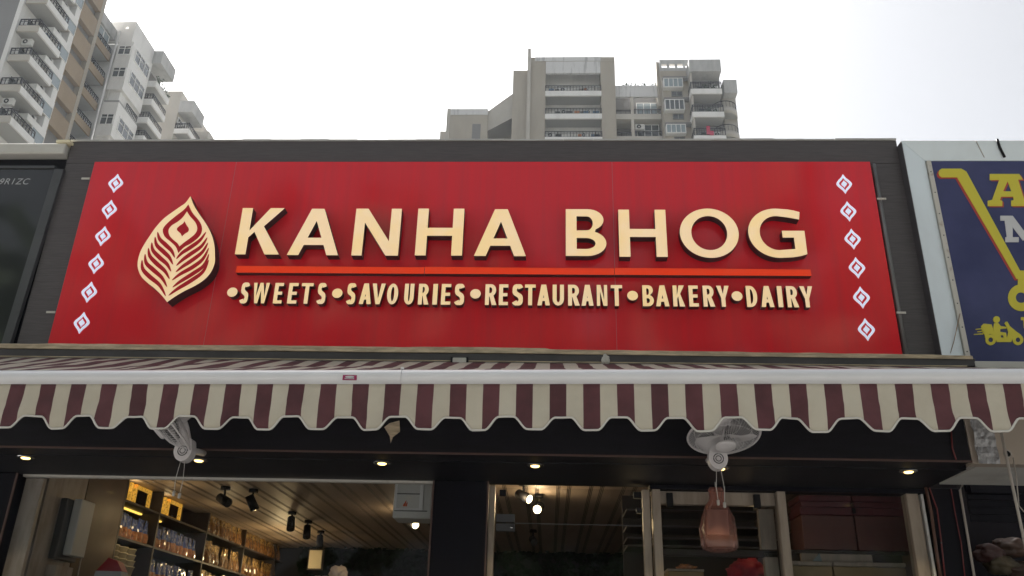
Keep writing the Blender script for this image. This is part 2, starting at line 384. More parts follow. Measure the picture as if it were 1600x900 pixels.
# shelf unit with sweets along the left wall
SX = -4.30
sh = thing('shelf_unit', 'tall dark wooden wall shelf full of packets along the left wall', 'shelf', (SX, 5, .16))
ZB = (3.07, 2.71, 2.35, 1.99, 1.6, 1.2)
YD = (2.66, 3.52, 4.95, 6.4, 7.9)
part('back_panel', B(-4.665, -4.645, 2.66, 8.35, .16, 3.298, 'shelf'), sh)
for i, y in enumerate(YD): part('upright', B(-4.64, SX, y-.015, y+.015, .16, 3.297, 'shelf'), sh)
for z in ZB:
    for a, b in zip(YD, YD[1:]+(8.35,)): part('shelf_board', B(-4.64, SX-.004, a+.016, b-.016, z-.022, z, 'shelf'), sh)
def pouch(name, w_, h_, d_, top, bot, split, seed):
    rnd = random.Random(seed); mb = MB(); nx, nz = 6, 9; g = {}
    for sgn in (1, -1):
        for i in range(nx+1):
            for j in range(nz+1):
                u, v = i/nx, j/nz
                th_ = d_*.5*(math.sin(math.pi*u)**.45)*(1-v**3*.92)*(.55+.45*math.sin(math.pi*min(1, v*1.2+.25)))
                yy = (u-.5)*w_*(1-.06*math.sin(v*9+seed)); zz = v*h_+(rnd.uniform(-.006, .006) if v == 1 else 0)
                xx = sgn*(th_+(.004*noise.noise(Vector((yy*60, zz*60, seed)))))
                g[sgn, i, j] = (xx, yy, zz)
        for i in range(nx):
            for j in range(nz):
                q = [g[sgn, i, j], g[sgn, i+1, j], g[sgn, i+1, j+1], g[sgn, i, j+1]]
                mb.face(q if sgn == 1 else q[::-1], top if j/nz >= split else bot, True)
    me = bpy.data.meshes.new(name); me.from_pydata(mb.v, [], mb.f)
    for n in mb.mats: me.materials.append(MATS[n])
    me.polygons.foreach_set('material_index', mb.mi); me.polygons.foreach_set('use_smooth', mb.sm); me.update(); return me
blue = [pouch('blue_pouch', .125, .235, .09, 'bluefilm', 'orangefood', .42, s) for s in range(3)]
amb = [pouch('amber_pouch', .17, .27, .10, 'goldfilm', 'amber', .55, s+9) for s in range(4)]
def row(meshes, name, y0, y1, z, label, cat, group, step, x=-4.37):
    y = y0; i = 0
    while y < y1:
        o = bpy.data.objects.new(name, random.choice(meshes)); COL.objects.link(o)
        o.location = (x+random.uniform(-.012, .012), y, z+.001); o.rotation_euler = (random.uniform(-.04, .04), random.uniform(-.02, .05), random.uniform(-.25, .25))
        s = random.uniform(.92, 1.04); o.scale = (s, s, s)
        finish(o, label, cat, group, None); y += step*random.uniform(.95, 1.08); i += 1
row(blue, 'snack_packet', 2.76, 3.45, 2.71, 'blue topped clear snack packet in the row nearest the brown wall panel', 'snack packet', 'blue packets on the first bay of the shelf', .125)
row(blue, 'snack_packet', 3.61, 4.88, 2.71, 'blue topped orange snack packet in the second bay of the shelf, upper row', 'snack packet', 'blue and orange packets in the second bay', .128)
row(blue, 'snack_packet', 3.61, 4.88, 2.35, 'blue silver snack packet in the second bay of the shelf, lower row', 'snack packet', 'blue packets on the lower row', .128)
row(amb, 'sweet_packet', 5.06, 8.25, 3.07, 'dim brown sweet packet standing on the top board of the far shelf', 'sweet packet', 'brown packets on the top board', .172)
row(amb, 'sweet_packet', 5.06, 8.25, 2.71, 'glinting golden sweet packet on the middle board of the far shelf', 'sweet packet', 'golden packets on the middle board', .172)
row(amb, 'sweet_packet', 5.06, 8.25, 2.35, 'glinting golden sweet packet on the lowest visible board of the far shelf', 'sweet packet', 'golden packets on the lower board', .172)
row(amb, 'sweet_packet', 5.06, 8.25, 2.35, 'golden sweet packet in the back row of the lowest visible board', 'sweet packet', 'golden packets behind the lower board', .19, -4.53)
# golden fret panels on the top board
def fret(y0, lab, flip):
    t = thing('fret_frame', lab, 'ornament', (SX-.1, y0+.25, 3.071), 'golden fret frames')
    def bar(a, b, c, d): return B(SX-.115, SX-.085, y0+a, y0+b, 3.072+c, 3.072+d, 'fret')
    m1 = bar(.0, .245, .0, .03).box(SX-.115, SX-.085, y0+.205, y0+.245, 3.103, 3.285, 'fret')
    part('frame_hook', m1, t)
    m2 = bar(.31, .35, .0, .213)
    m2.box(SX-.115, SX-.085, y0+.31, y0+.70, 3.2855-.036, 3.2855, 'fret').box(SX-.115, SX-.085, y0+.66, y0+.70, 3.072, 3.248, 'fret')
    if flip: m2.box(SX-.115, SX-.085, y0+.351, y0+.659, 3.072, 3.10, 'fret')
    part('frame_square', m2, t)
fret(2.72, 'golden glowing square fret ornament on the top board of the first shelf bay', False)
fret(3.58, 'golden fret ornament on the top board of the second shelf bay, half in shade', True)
part('led_strip', B(SX-.20, SX-.17, 2.72, 3.46, 3.03, 3.045, 'gold'), None, 'short golden light strip under the top board of the first shelf bay', 'light strip', 'light strips in the shelf', loc=(SX, 3, 3.03))
part('led_strip', B(SX-.20, SX-.17, 3.58, 3.98, 3.03, 3.045, 'gold'), None, 'short golden light strip under the top board of the second shelf bay', 'light strip', 'light strips in the shelf', loc=(SX, 3.8, 3.03))
# stacked cups and a printed box in front
cu = thing('cup_stack', 'stack of cream paper cups on the lower shelf of the first bay', 'cups', (SX-.12, 3.0, 2.351))
for j in range(3):
    for k in range(4):
        y = 2.78+j*.19; z = 2.352+k*.058
        part('cup', MB().lathe([(0, 0), (.055, 0), (.078, .10), (.082, .10), (.082, .108), (.075, .108), (.06, .02)], (SX-.09-.004*k, y, z), (0, 0, 1), 'cup', 14), cu)
pb = thing('printed_box', 'red and grey printed packet with a peaked top lying before the cup stack', 'packet', (-4.05, 2.2, 2.0))
part('box_body', MB().slab([(-4.22, 2.0), (-3.86, 2.0), (-3.93, 2.32), (-4.17, 2.32)], [], 2.12, 2.26, 'greyprint'), pb)
part('box_top', MB().slab([(-4.172, 2.322), (-3.928, 2.322), (-3.99, 2.41), (-4.08, 2.44)], [], 2.13, 2.25, 'redprint'), pb)
part('round_badge', MB().tube([(-4.15, 2.105, 2.22), (-4.15, 2.118, 2.22)], .055, 'signgrey', 16).torus((-4.15, 2.104, 2.22), (0, 1, 0), .035, .006, 'navy', 16), pb)
part('plinth', B(-4.28, -3.8, 2.05, 2.4, .165, 1.998, 'shelf'), None, 'dark display stand under the red and grey packet', 'display stand', loc=(-4, 2.2, .165))
# bright framed picture and white bag near the far end
lp = at(493, 870, Y=7.6)
fp = thing('lit_panel', 'small glowing cream panel beyond the golden packets', 'panel', lp)
part('panel_board', B(lp.x-.10, lp.x+.10, 7.6, 7.63, lp.z-.17, lp.z+.10, 'cup', bev=.004), fp)
part('panel_rim', B(lp.x-.12, lp.x+.12, 7.632, 7.65, lp.z-.19, lp.z+.12, 'shelf'), fp)
wb = at(525, 897, Y=4.5)
def lump(c, sx, sy, sz, mt, seed, n=20, amp=.25, sm=True):
    mb = MB(); bm = bmesh.new(); bmesh.ops.create_icosphere(bm, subdivisions=4, radius=1)
    for v in bm.verts:
        d = v.co.normalized(); k = 1+amp*noise.noise(d*1.7+Vector((seed, 0, 0)))+amp*.5*abs(noise.noise(d*4+Vector((0, seed, 0))))+amp*.25*noise.noise(d*9)
        v.co = Vector((d.x*sx*k+c[0], d.y*sy*k+c[1], d.z*sz*k+c[2]))
    bm.verts.index_update(); mb.idx([v.co for v in bm.verts], [[v.index for v in f.verts] for f in bm.faces], mt, sm); bm.free(); return mb
bgw = thing('white_bag', 'crumpled white plastic bag bundle at the bottom of the left window', 'bag', (wb.x, 4.5, wb.z-.2))
part('bag_body', lump((wb.x+.02, 4.5, wb.z-.06), .12, .12, .13, 'whitebag', 3, amp=.45), bgw)
part('bag_tail', lump((wb.x-.17, 4.5, wb.z-.09), .13, .09, .06, 'whitebag', 5, amp=.5), bgw)
part('bag_stand', B(wb.x-.4, wb.x+.3, 4.3, 4.7, .165, wb.z-.17, 'shelf'), None, 'dark counter under the white plastic bag bundle', 'counter', loc=(wb.x, 4.5, .165))
# white framed unit hanging near the pillar
u0 = at(618, 757, Y=1.45); u1 = at(660, 806, Y=1.45)
ua = thing('wall_unit', 'white boxed unit with a framed front and tiny orange mark beside the dark pillar', 'wall unit', (u0.x, 1.5, u1.z))
part('unit_body', B(u0.x-.01, u1.x+.07, 1.47, 1.75, u1.z-.02, u0.z+.10, 'unit', bev=.01), ua)
fx0, fx1, fz0, fz1 = u0.x+.005, u1.x-.005, u1.z+.05, u0.z+.06
fr = MB()
for a in ((fx0, fx1, fz0, fz0+.012), (fx0, fx1, fz1-.012, fz1), (fx0, fx0+.012, fz0+.013, fz1-.013), (fx1-.03, fx1, fz0+.013, fz1-.013)): fr.box(a[0], a[1], 1.455, 1.469, a[2], a[3], 'paint_white')
part('unit_frame', fr, ua)
part('divider', B(fx0+.013, fx1-.031, 1.458, 1.469, (fz0+fz1)/2-.004, (fz0+fz1)/2+.004, 'unitline'), ua)
part('lower_line', B(fx0, fx1+.04, 1.458, 1.469, fz0-.012, fz0-.006, 'unitline'), ua)
fl = MB()
for dx, h in ((0, .03), (.012, .05), (.024, .035)): fl.slab([(fx0+.07+dx, fz0+.03), (fx0+.08+dx, fz0+.03), (fx0+.086+dx, fz0+.03+h), (fx0+.076+dx, fz0+.02+h)], [], 1.462, 1.469, 'flame')
part('flame_mark', fl, ua)

# spotlights on the ceiling
def spot(lens):
    t = thing('ceiling_spotlight', 'x', 'spotlight', (0, 0, 0), 'spotlights on the slatted ceiling')
    part('mount', MB().lathe([(0, 0), (.05, 0), (.05, -.035), (0, -.035)], (0, 0, 0), (0, 0, 1), 'black', 16).tube([(0, 0, -.03), (0, 0, -.09)], .012, 'black', 8), t)
    part('head', MB().lathe([(0, -.08), (.045, -.08), (.05, .09), (.042, .09)], (0, 0, -.14), (0, 0, 1), 'black', 18), t)
    part('lens', MB().lathe([(.042, .086), (.02, .090), (0, .091)], (0, 0, -.14), (0, 0, 1), lens, 18), t)
    return t
def aim(t, x, y, az, tilt):
    t.location = (x, y, 3.299)
    for ch in t.children:
        if not ch.name.startswith('mount'):
            q = Matrix.Translation((0, 0, -.14)) @ Matrix.Rotation(R(az), 4, 'Z') @ Matrix.Rotation(R(tilt), 4, 'X') @ Matrix.Translation((0, 0, .14))
            ch.matrix_local = q
s_on, s_off = spot('spotlens'), spot('lensoff')
spots = [(350, 778, 60, 115, 0, 'black ceiling spotlight nearest the left window head, its pale lens edge showing'), (394, 782, 120, 150, 0, 'black ceiling spotlight second from the left above the shelf'),
         (455, 815, 20, 150, 0, 'black spotlight first of the three close together over the golden packets'), (480, 828, 20, 150, 0, 'black spotlight in the middle of the three close together'), (500, 843, 20, 150, 0, 'black spotlight last and lowest of the three close together'),
         (645, 815, 35, 110, 1, 'lit spotlight below the white boxed unit'), (818, 772, 50, 115, 1, 'lit spotlight behind the glass door, left of the pair'), (842, 790, -12, 112, 1, 'brightest lit spotlight behind the glass door'), (833, 842, 12, 110, 0, 'dim spotlight low behind the glass door')]
for i, (px, py, az, tl, on, lab) in enumerate(spots):
    p = at(px, py, Z=3.18); proto = s_on if on else s_off
    t = copy_tree(proto); t['label'] = lab; aim(t, p.x, p.y, az, tl)
    if on:
        l = bpy.data.lights.new('spot_glow', 'POINT'); l.energy = 2.2; l.color = (1, .74, .42); l.shadow_soft_size = .05
        lo = bpy.data.objects.new('spot_glow', l); COL.objects.link(lo); q = t.location; lo.location = (q.x, q.y-.14, q.z-.19)
for t in (s_on, s_off):
    for ch in list(t.children): bpy.data.objects.remove(ch)
    bpy.data.objects.remove(t)
for (x, y, z, e) in ((-3.9, 3.0, 2.98, .8), (-3.85, 4.3, 2.95, .9), (-3.75, 6.2, 2.9, 3.2), (-3.95, 7.2, 2.9, 1.4), (-4.35, 2.9, 3.24, .25), (-4.35, 3.72, 3.24, .15), (-4.1, 2.9, 2.64, .12), (1.73, 1.3, 2.7, .22), (.74, 1.3, 2.7, .15)):
    l = bpy.data.lights.new('added_glow', 'POINT'); l.energy = e; l.color = (1, .72, .36); l.shadow_soft_size = .06  # warm fill lamps added along the shelf and inside the doors, without fittings
    lo = bpy.data.objects.new('added_glow', l); COL.objects.link(lo); lo.location = (x, y, z)

# hanging vines over the back wall
vb = MB(); rv = random.Random(3)
for i in range(2600):
    x = rv.uniform(-4.0, 3.0); z = 3.3-abs(rv.gauss(0, .55)); y = 8.40-rv.uniform(.02, .30); a = rv.uniform(0, 6.28); s = rv.uniform(.03, .075); b_ = rv.uniform(-1, 1)
    u = Vector((math.cos(a), b_*.5, math.sin(a)))*s; v = Vector((-math.sin(a), rv.uniform(-.5, .5), math.cos(a)))*s*.5
    p = Vector((x, y, z)); vb.face([p-u, p+v, p+u, p-v], 'leafdark')
part('hanging_foliage', vb, None, 'dark green trailing leaves covering the far back wall', 'foliage', kind='stuff')

# behind the second door and the right window
rs = thing('display_shelf', 'dark display shelf with pale edged boards behind the second glass door', 'shelf', (1.3, 2.2, .16))
part('back_panel', B(.70, 1.95, 2.45, 2.48, .16, 3.15, 'shelf'), rs)
for py in (797, 822, 841, 853):
    z = at(1090, py, Y=2.0).z
    part('shelf_board', B(.70, 1.95, 2.0, 2.44, z-.016, z, 'shelf').box(.70, 1.95, 1.988, 1.999, z-.006, z, 'clad_edge'), rs)
BY = .82
hb = at(1122, 818, Y=BY)
bag = thing('hanging_bag', 'translucent pink plastic bag holding a box, hung in front of the second glass door', 'bag', (hb.x, BY, hb.z+.27))
mb = MB(); n = 56; V = []; Fc = []
prof = [(.042, .275), (.060, .25), (.050, .205), (.055, .17), (.085, .12), (.112, .05), (.132, -.04), (.142, -.12), (.135, -.17), (.11, -.20), (.06, -.215), (0, -.22)]
for r_, h in prof:
    for k in range(n):
        a = k*2*math.pi/n; f_ = 1+.12*math.sin(7*a+h*9)*(1 if h > .02 else .45)+.05*math.sin(13*a-h*21)+.09*noise.noise(Vector((math.cos(a)*2, math.sin(a)*2, h*12)))
        V.append((hb.x+r_*f_*math.cos(a), BY+r_*.55*f_*math.sin(a), hb.z+h))
for i in range(len(prof)-1):
    for k in range(n): Fc.append((i*n+k, (i+1)*n+k, (i+1)*n+(k+1) % n, i*n+(k+1) % n))
mb.idx(V, Fc, 'bagfilm', True); part('bag_film', mb, bag)
part('bag_hook', MB().tube([(hb.x, BY, hb.z+.24), (hb.x, BY, hb.z+.27), (hb.x, BY, 2.969)], .004, 'string', 6), bag)
bx = thing('bagged_box', 'grey and cream box inside the hanging pink bag', 'box', (hb.x, BY, hb.z-.19))
part('box_upper', B(hb.x-.085, hb.x+.075, BY-.035, BY+.035, hb.z-.09, hb.z+.10, 'greyprint', bev=.004), bx)
part('box_lower', B(hb.x-.10, hb.x+.10, BY-.04, BY+.04, hb.z-.185, hb.z-.092, 'shelf', bev=.004), bx)
rc = at(1168, 890, Y=1.5)
part('red_bundle', lump((rc.x, 1.5, rc.z-.02), .14, .10, .10, 'redcloth', 11, amp=.5), None, 'bright red cloth bundle at the foot of the second glass door', 'bundle', loc=(rc.x, 1.5, rc.z-.1))
part('bundle_stand', B(rc.x-.16, rc.x+.12, 1.42, 1.62, .165, rc.z-.115, 'shelf'), None, 'dark stand under the red cloth bundle', 'stand', loc=(rc.x, 1.5, .165))
wbx = at(1075, 897, Y=1.5)
wx = thing('wooden_box', 'flat tan wooden box with a crumpled orange packet on top, low behind the second door', 'box', (wbx.x, 1.5, wbx.z-.1))
part('box_body', B(wbx.x-.17, wbx.x+.12, 1.45, 1.7, wbx.z-.3, wbx.z+.018, 'drawer', bev=.004), wx)
part('box_lid', B(wbx.x-.175, wbx.x+.125, 1.445, 1.705, wbx.z+.02, wbx.z+.034, 'creamwood'), wx)
part('orange_packet', lump((wbx.x-.01, 1.52, wbx.z+.055), .065, .04, .022, 'orangefood', 8, amp=.6), None, 'crumpled orange packet lying on the tan wooden box', 'packet', loc=(wbx.x, 1.52, wbx.z+.035))
part('box_stand', B(wbx.x-.2, wbx.x+.16, 1.44, 1.72, .165, wbx.z-.302, 'shelf'), None, 'dark stand under the tan wooden box', 'stand', loc=(wbx.x, 1.5, .165))
# big cartons in the right window
CY = 1.42
c0 = at(1248, 775, Y=CY); cm = at(1330, 775, Y=CY); c1 = at(1424, 778, Y=CY); cb = at(1340, 860, Y=CY)
def carton(x0, x1, lab):
    t = thing('carton', lab, 'carton', ((x0+x1)/2, CY+.15, cb.z))
    H_ = c0.z-cb.z
    part('carton_body', B(x0, x1, CY, CY+.34, cb.z, cb.z+H_*.64, 'carton', bev=.004), t)
    part('carton_lid', B(x0-.004, x1+.004, CY-.006, CY+.345, cb.z+H_*.64+.004, cb.z+H_*.79, 'cartontop', bev=.004), t)
    part('tape', B(x0+.01, x1-.01, CY-.002, CY+.34, cb.z+H_*.79+.004, cb.z+H_*.90, 'cartontop', bev=.003), t)
    part('flap', B(x0, x1, CY+.002, CY+.34, cb.z+H_*.90+.004, cb.z+H_*1.02, 'cartontop', bev=.003), t)
carton(c0.x, cm.x-.006, 'dull brown carton with dark red top, left of the pair in the right window')
carton(cm.x+.006, c1.x, 'reddish brown carton with red top, right of the pair in the right window')
part('stand_off', B(cm.x-.012, cm.x+.012, CY-.03, CY-.008, c0.z-.14, c0.z-.10, 'black'), None, 'small black clip between the two cartons', 'clip', loc=(cm.x, CY, c0.z-.14))
ctr = thing('counter', 'tan timber counter with drawers under the cartons in the right window', 'counter', (2.35, 1.6, .16))
zt = cb.z-.008
part('counter_top', B(1.93, 2.90, 1.40, 1.85, zt-.022, zt, 'shelf'), ctr)
part('rail', B(2.05, 2.62, 1.36, 1.40, zt-.10, zt-.03, 'creamwood', bev=.003), ctr)
for x0, x1 in ((1.95, 2.27), (2.28, 2.85)):
    part('drawer', B(x0, x1, 1.30, 1.34, zt-.26, zt-.135, 'drawer', bev=.004), ctr)
    part('drawer', B(x0, x1, 1.30, 1.34, zt-.40, zt-.275, 'drawer', bev=.004), ctr)
    part('ledge', B(x0, x1, 1.285, 1.36, zt-.133, zt-.10, 'creamwood', bev=.003), ctr)
part('carcass', B(1.94, 2.88, 1.42, 1.84, .165, zt-.024, 'shelf'), ctr)
q = at(1273, 868, Y=1.33)
part('folded_packet', MB().slab([(q.x-.03, zt-.098), (q.x+.05, zt-.098), (q.x+.035, zt-.03), (q.x+.015, zt-.055)], [], 1.315, 1.335, 'panelight'), None, 'small blue white folded packet on the drawer ledge', 'packet', loc=(q.x, 1.33, zt-.1))

# downlights in the soffit
def downlight():
    t = thing('downlight', 'x', 'downlight', (0, 0, 0), 'downlights in the dark soffit')
    part('ring', MB().lathe([(.035, .004), (.040, -.006), (.062, -.003), (.064, .002)], (0, 0, 0), (0, 0, 1), 'chrome', 24), t)
    part('bulb', MB().lathe([(.034, .004), (.033, -.006), (.026, -.012), (0, -.015)], (0, 0, 0), (0, 0, 1), 'lamp', 20), t)
    return t
dl = downlight()
names = ['downlight at the far left end of the soffit', 'downlight below the turned wall fan', 'dimmer downlight above the left window, before the pillar', 'downlight above the first glass door', 'downlight behind the pull cords of the round wall fan', 'downlight at the far right end of the soffit']
for i, x in enumerate((-3.968, -2.633, -1.246, -.108, 1.245, 2.593)):
    t = dl if i == 0 else copy_tree(dl)
    t.location = (x, .317, 2.966); t['label'] = 'lit round recessed '+names[i]
    l = bpy.data.lights.new('lamp_glow', 'SPOT'); l.energy = 2.0 if i != 2 else 1.0; l.spot_size = R(110); l.color = (1, .76, .42); l.shadow_soft_size = .03
    lo = bpy.data.objects.new('lamp_glow', l); COL.objects.link(lo); lo.location = (x, .317, 2.935)

# ------------------------------------------------------------------ the sign
sign = thing('shop_sign', 'wide glossy red sign reading KANHA BHOG in raised cream letters above the awning', 'sign', (-.63, .03, PZ0))
seams = (-3.825, -2.618, .49, 2.556)
for a, b in zip(seams, seams[1:]): part('sign_panel', B(a+.0015, b-.0015, 0, .045, PZ0-.02, PZ1, 'red_panel'), sign)
for x in seams[1:-1]: part('seam_strip', B(x-.0014, x+.0014, -.0006, .04, PZ0-.02, PZ1-.001, 'panel_seam'), sign)

def glyph(c, w_, t, h):
    """capital of unit height: (outer, holes); t stem, h bar thickness, in unit heights"""
    if c == 'I': return [(0, 0), (w_, 0), (w_, 1), (0, 1)], []
    if c == 'H': return [(0, 0), (t, 0), (t, .5-h*.55), (w_-t, .5-h*.55), (w_-t, 0), (w_, 0), (w_, 1), (w_-t, 1), (w_-t, .5+h*.55), (t, .5+h*.55), (t, 1), (0, 1)], []
    if c == 'N' and t < .2: t *= .84
    if c == 'N': return [(0, 0), (t*.95, 0), (t*.95, .70), (w_-t*1.15, 0), (w_, 0), (w_, 1), (w_-t*.95, 1), (w_-t*.95, .30), (t*1.15, 1), (0, 1)], []
    if c == 'K': return [(0, 0), (t, 0), (t, .36), (t+.16*(w_-t), .48), (w_-1.35*t, 0), (w_, 0), (t+.42*(w_-t), .60), (w_*.98, 1), (w_*.98-1.35*t, 1), (t, .51), (t, 1), (0, 1)], []
    if c == 'A':
        s_ = 1.08*t; m = w_/2-.60*t; zb = .215; zt_ = zb+h
        hole = [(s_+m*zt_, zt_), (w_-s_-m*zt_, zt_), (w_/2, min(.93, (w_/2-s_)/m))]
        return [(0, 0), (s_, 0), (s_+m*zb, zb), (w_-s_-m*zb, zb), (w_-s_, 0), (w_, 0), (w_/2+.60*t, 1), (w_/2-.60*t, 1)], [hole]
    if c == 'O': return arc(w_/2, .5, w_/2, .5, 0, 354, 59), [arc(w_/2, .5, w_/2-t, .5-h, 0, 354, 59)]
    if c == 'D':
        r_ = min(w_*.62, w_-t*.6)
        return [(0, 0)]+arc(w_-r_, .5, r_, .5, -90, 90, 24)+[(0, 1)], [[(t, h)]+arc(w_-r_, .5, r_-t, .5-h, -90, 90, 20)+[(t, 1-h)]]
    if c == 'U':
        rx = w_/2
        return [(w_-t, 1), (w_-t, .33)]+arc(rx, .33, rx-t, .33-h, 0, -180, 14)+[(t, 1), (0, 1), (0, .33)]+arc(rx, .33, rx, .33, 180, 360, 18)+[(w_, 1)], []
    if c == 'B':
        r1, r2 = min(.30, w_*.42), min(.36, w_*.5); zm = .535
        out = [(0, 0)]+arc(w_-r2, zm/2, r2, zm/2, -90, 66, 14)+arc(w_*.94-r1, (1+zm)/2, r1, (1-zm)/2, -60, 90, 14)+[(0, 1)]
        h1 = [(t, h*.95)]+arc(w_-r2-.02, zm/2-.005, r2-t+.02, zm/2-h*.98, -90, 90, 12)+[(t, zm-h)]
        h2 = [(t, zm+h*.02)]+arc(w_*.94-r1-.02, (1+zm)/2-h*.49, r1-t+.02, (1-zm)/2-h*.53, -90, 90, 12)+[(t, 1-h)]
        return out, [h1, h2]
    if c == 'R':
        r1 = min(.30, w_*.45); zm = .42
        out = [(0, 0), (t, 0), (t, zm-.01), (max(t+.015, w_*.36), zm-.01), (max(t+.03, w_-1.12*t), 0), (w_*1.03, 0), (w_*.74, zm+.03)]+arc(w_*.96-r1, (1+zm)/2, r1, (1-zm)/2, -58, 90, 14)+[(0, 1)]
        return out, [[(t, zm+h)]+arc(w_*.96-r1-.02, (1+zm)/2+h*.02, r1-t+.02, (1-zm)/2-h*1.0, -90, 90, 12)+[(t, 1-h)]]
    if c == 'E': return [(0, 0), (w_, 0), (w_, h), (t, h), (t, .5-h*.5), (w_*.92, .5-h*.5), (w_*.92, .5+h*.5), (t, .5+h*.5), (t, 1-h), (w_, 1-h), (w_, 1), (0, 1)], []
    if c == 'T': return [(w_/2-t/2, 0), (w_/2+t/2, 0), (w_/2+t/2, 1-h), (w_, 1-h), (w_, 1), (0, 1), (0, 1-h), (w_/2-t/2, 1-h)], []
    if c == 'V': return [(w_/2-.52*t, 0), (w_/2+.52*t, 0), (w_, 1), (w_-1.05*t, 1), (w_/2, .27), (1.05*t, 1), (0, 1)], []
    if c == 'Y': return [(w_/2-t/2, 0), (w_/2+t/2, 0), (w_/2+t/2, .40), (w_, 1), (w_-1.12*t, 1), (w_/2, .60), (1.12*t, 1), (0, 1), (w_/2-t/2, .40)], []
    if c == 'W': return [(w_*.20-t*.05, 0), (w_*.20+t*.75, 0), (w_/2, .62), (w_*.80-t*.75, 0), (w_*.80+t*.05, 0), (w_, 1), (w_-t*.9, 1), (w_*.765, .33), (w_*.5+t*.40, 1), (w_*.5-t*.40, 1), (w_*.235, .33), (t*.9, 1), (0, 1)], []
    if c == 'G':
        o_ = [(w_*.955, .928), (w_*.85, .962), (w_*.74, .985)]+arc(w_/2+.02, .5, w_/2+.02, .5, 84, 278, 40)+[(w_*.74, .012)]; i_ = arc(w_/2+.02, .5, w_/2+.02-t, .5-h, 278, 82, 36)+[(w_*.74, .985-h*1.1), (w_*.84, .962-h*1.08), (w_*.93, .928-h*1.0)]
        return o_+[(w_*.87, .035), (w_, .075), (w_, .545), (w_*.60, .545), (w_*.60, .545-h*.9), (w_-t*.98, .545-h*.9), (w_-t*.98, h*1.15)]+i_, []
    if c == 'S':
        P = [(.97, .86), (.80, .965), (.50, 1), (.16, .93), (.03, .74), (.18, .585), (.50, .50), (.82, .415), (.97, .25), (.84, .07), (.50, 0), (.20, .03), (.0, .125)]
        L = smooth_loop(P, 4, False); a, b = min(t, .40*w_)/2, h*.46
        L = [(a+x*(w_-2*a), b+z*(1-2*b)) for x, z in L]; l_, r_ = [], []
        for i, p in enumerate(L):
            q0, q1 = L[max(0, i-1)], L[min(len(L)-1, i+1)]; dx, dz = q1[0]-q0[0], q1[1]-q0[1]; n_ = math.hypot(dx, dz) or 1
            wd = (b*abs(dx)+a*abs(dz))/n_; l_.append((p[0]-dz/n_*wd, p[1]+dx/n_*wd)); r_.append((p[0]+dz/n_*wd, p[1]-dx/n_*wd))
        return l_+r_[::-1], []
def letter(c, x, z, w_, hgt, t, h, yf, yb, fm, sm_, parent):
    o_, hs_ = glyph(c, w_/hgt, t, h)
    tr = lambda l: [(x+p[0]*hgt, z+p[1]*hgt) for p in l]
    return part('letter', MB().slab(tr(o_), [tr(l) for l in hs_], yf, yb, fm, sm_), parent)
for c, x, w_, z, hg in [('K', -2.456, .347, 4.483, .41), ('A', -2.047, .401, 4.479, .409), ('N', -1.542, .363, 4.478, .412), ('H', -1.049, .365, 4.481, .411), ('A', -.592, .399, 4.479, .409), ('B', .112, .311, 4.483, .407), ('H', .52, .365, 4.478, .409), ('O', .987, .447, 4.472, .426), ('G', 1.507, .426, 4.475, .424)]:
    letter(c, x, z, w_, hg, .205, .155, -.10, -.022, 'face', 'side', sign)
SM = [('S', -2.367, 0.058), ('W', -2.274, 0.119), ('E', -2.108, 0.063), ('E', -1.999, 0.068), ('T', -1.902, 0.087), ('S', -1.773, 0.06), ('S', -1.546, 0.062), ('A', -1.449, 0.088), ('V', -1.356, 0.096), ('O', -1.239, 0.08), ('U', -1.107, 0.068), ('R', -1.0, 0.075), ('I', -0.889, 0.027), ('E', -0.826, 0.068), ('S', -0.724, 0.069), ('R', -0.493, 0.081), ('E', -0.389, 0.065), ('S', -0.288, 0.076), ('T', -0.194, 0.077), ('A', -0.099, 0.09), ('U', 0.015, 0.081), ('R', 0.131, 0.081), ('A', 0.231, 0.086), ('N', 0.346, 0.074), ('T', 0.452, 0.081), ('B', 0.687, 0.079), ('A', 0.785, 0.095), ('K', 0.913, 0.083), ('E', 1.031, 0.066), ('R', 1.136, 0.079), ('Y', 1.237, 0.09), ('D', 1.455, 0.076), ('A', 1.56, 0.091), ('I', 1.686, 0.02), ('R', 1.752, 0.077), ('Y', 1.851, 0.092)]
for c, x, w_ in SM:
    if c == 'I': x, w_ = x-.001, max(w_, .031)
    g_ = .004
    letter(c, x-g_/2, 4.082, w_+g_, .171, .175, .155, -.075, -.02, 'face', 'side', sign)
for x, z in [(-2.435, 4.173), (-1.623, 4.17), (-.569, 4.173), (.611, 4.167), (1.385, 4.169)]:
    part('bullet', MB().slab(arc(x, z, .040, .039, 0, 350, 35), [], -.075, -.02, 'face', 'side'), sign)
for a, b in ((-2.44, -.972), (-.969, .480), (.483, 1.955)):
    part('underline_bar', MB().slab([(a, 4.344), (b, 4.343), (b, 4.398), (a, 4.402)], [], -.062, -.012, 'orange', 'side'), sign)
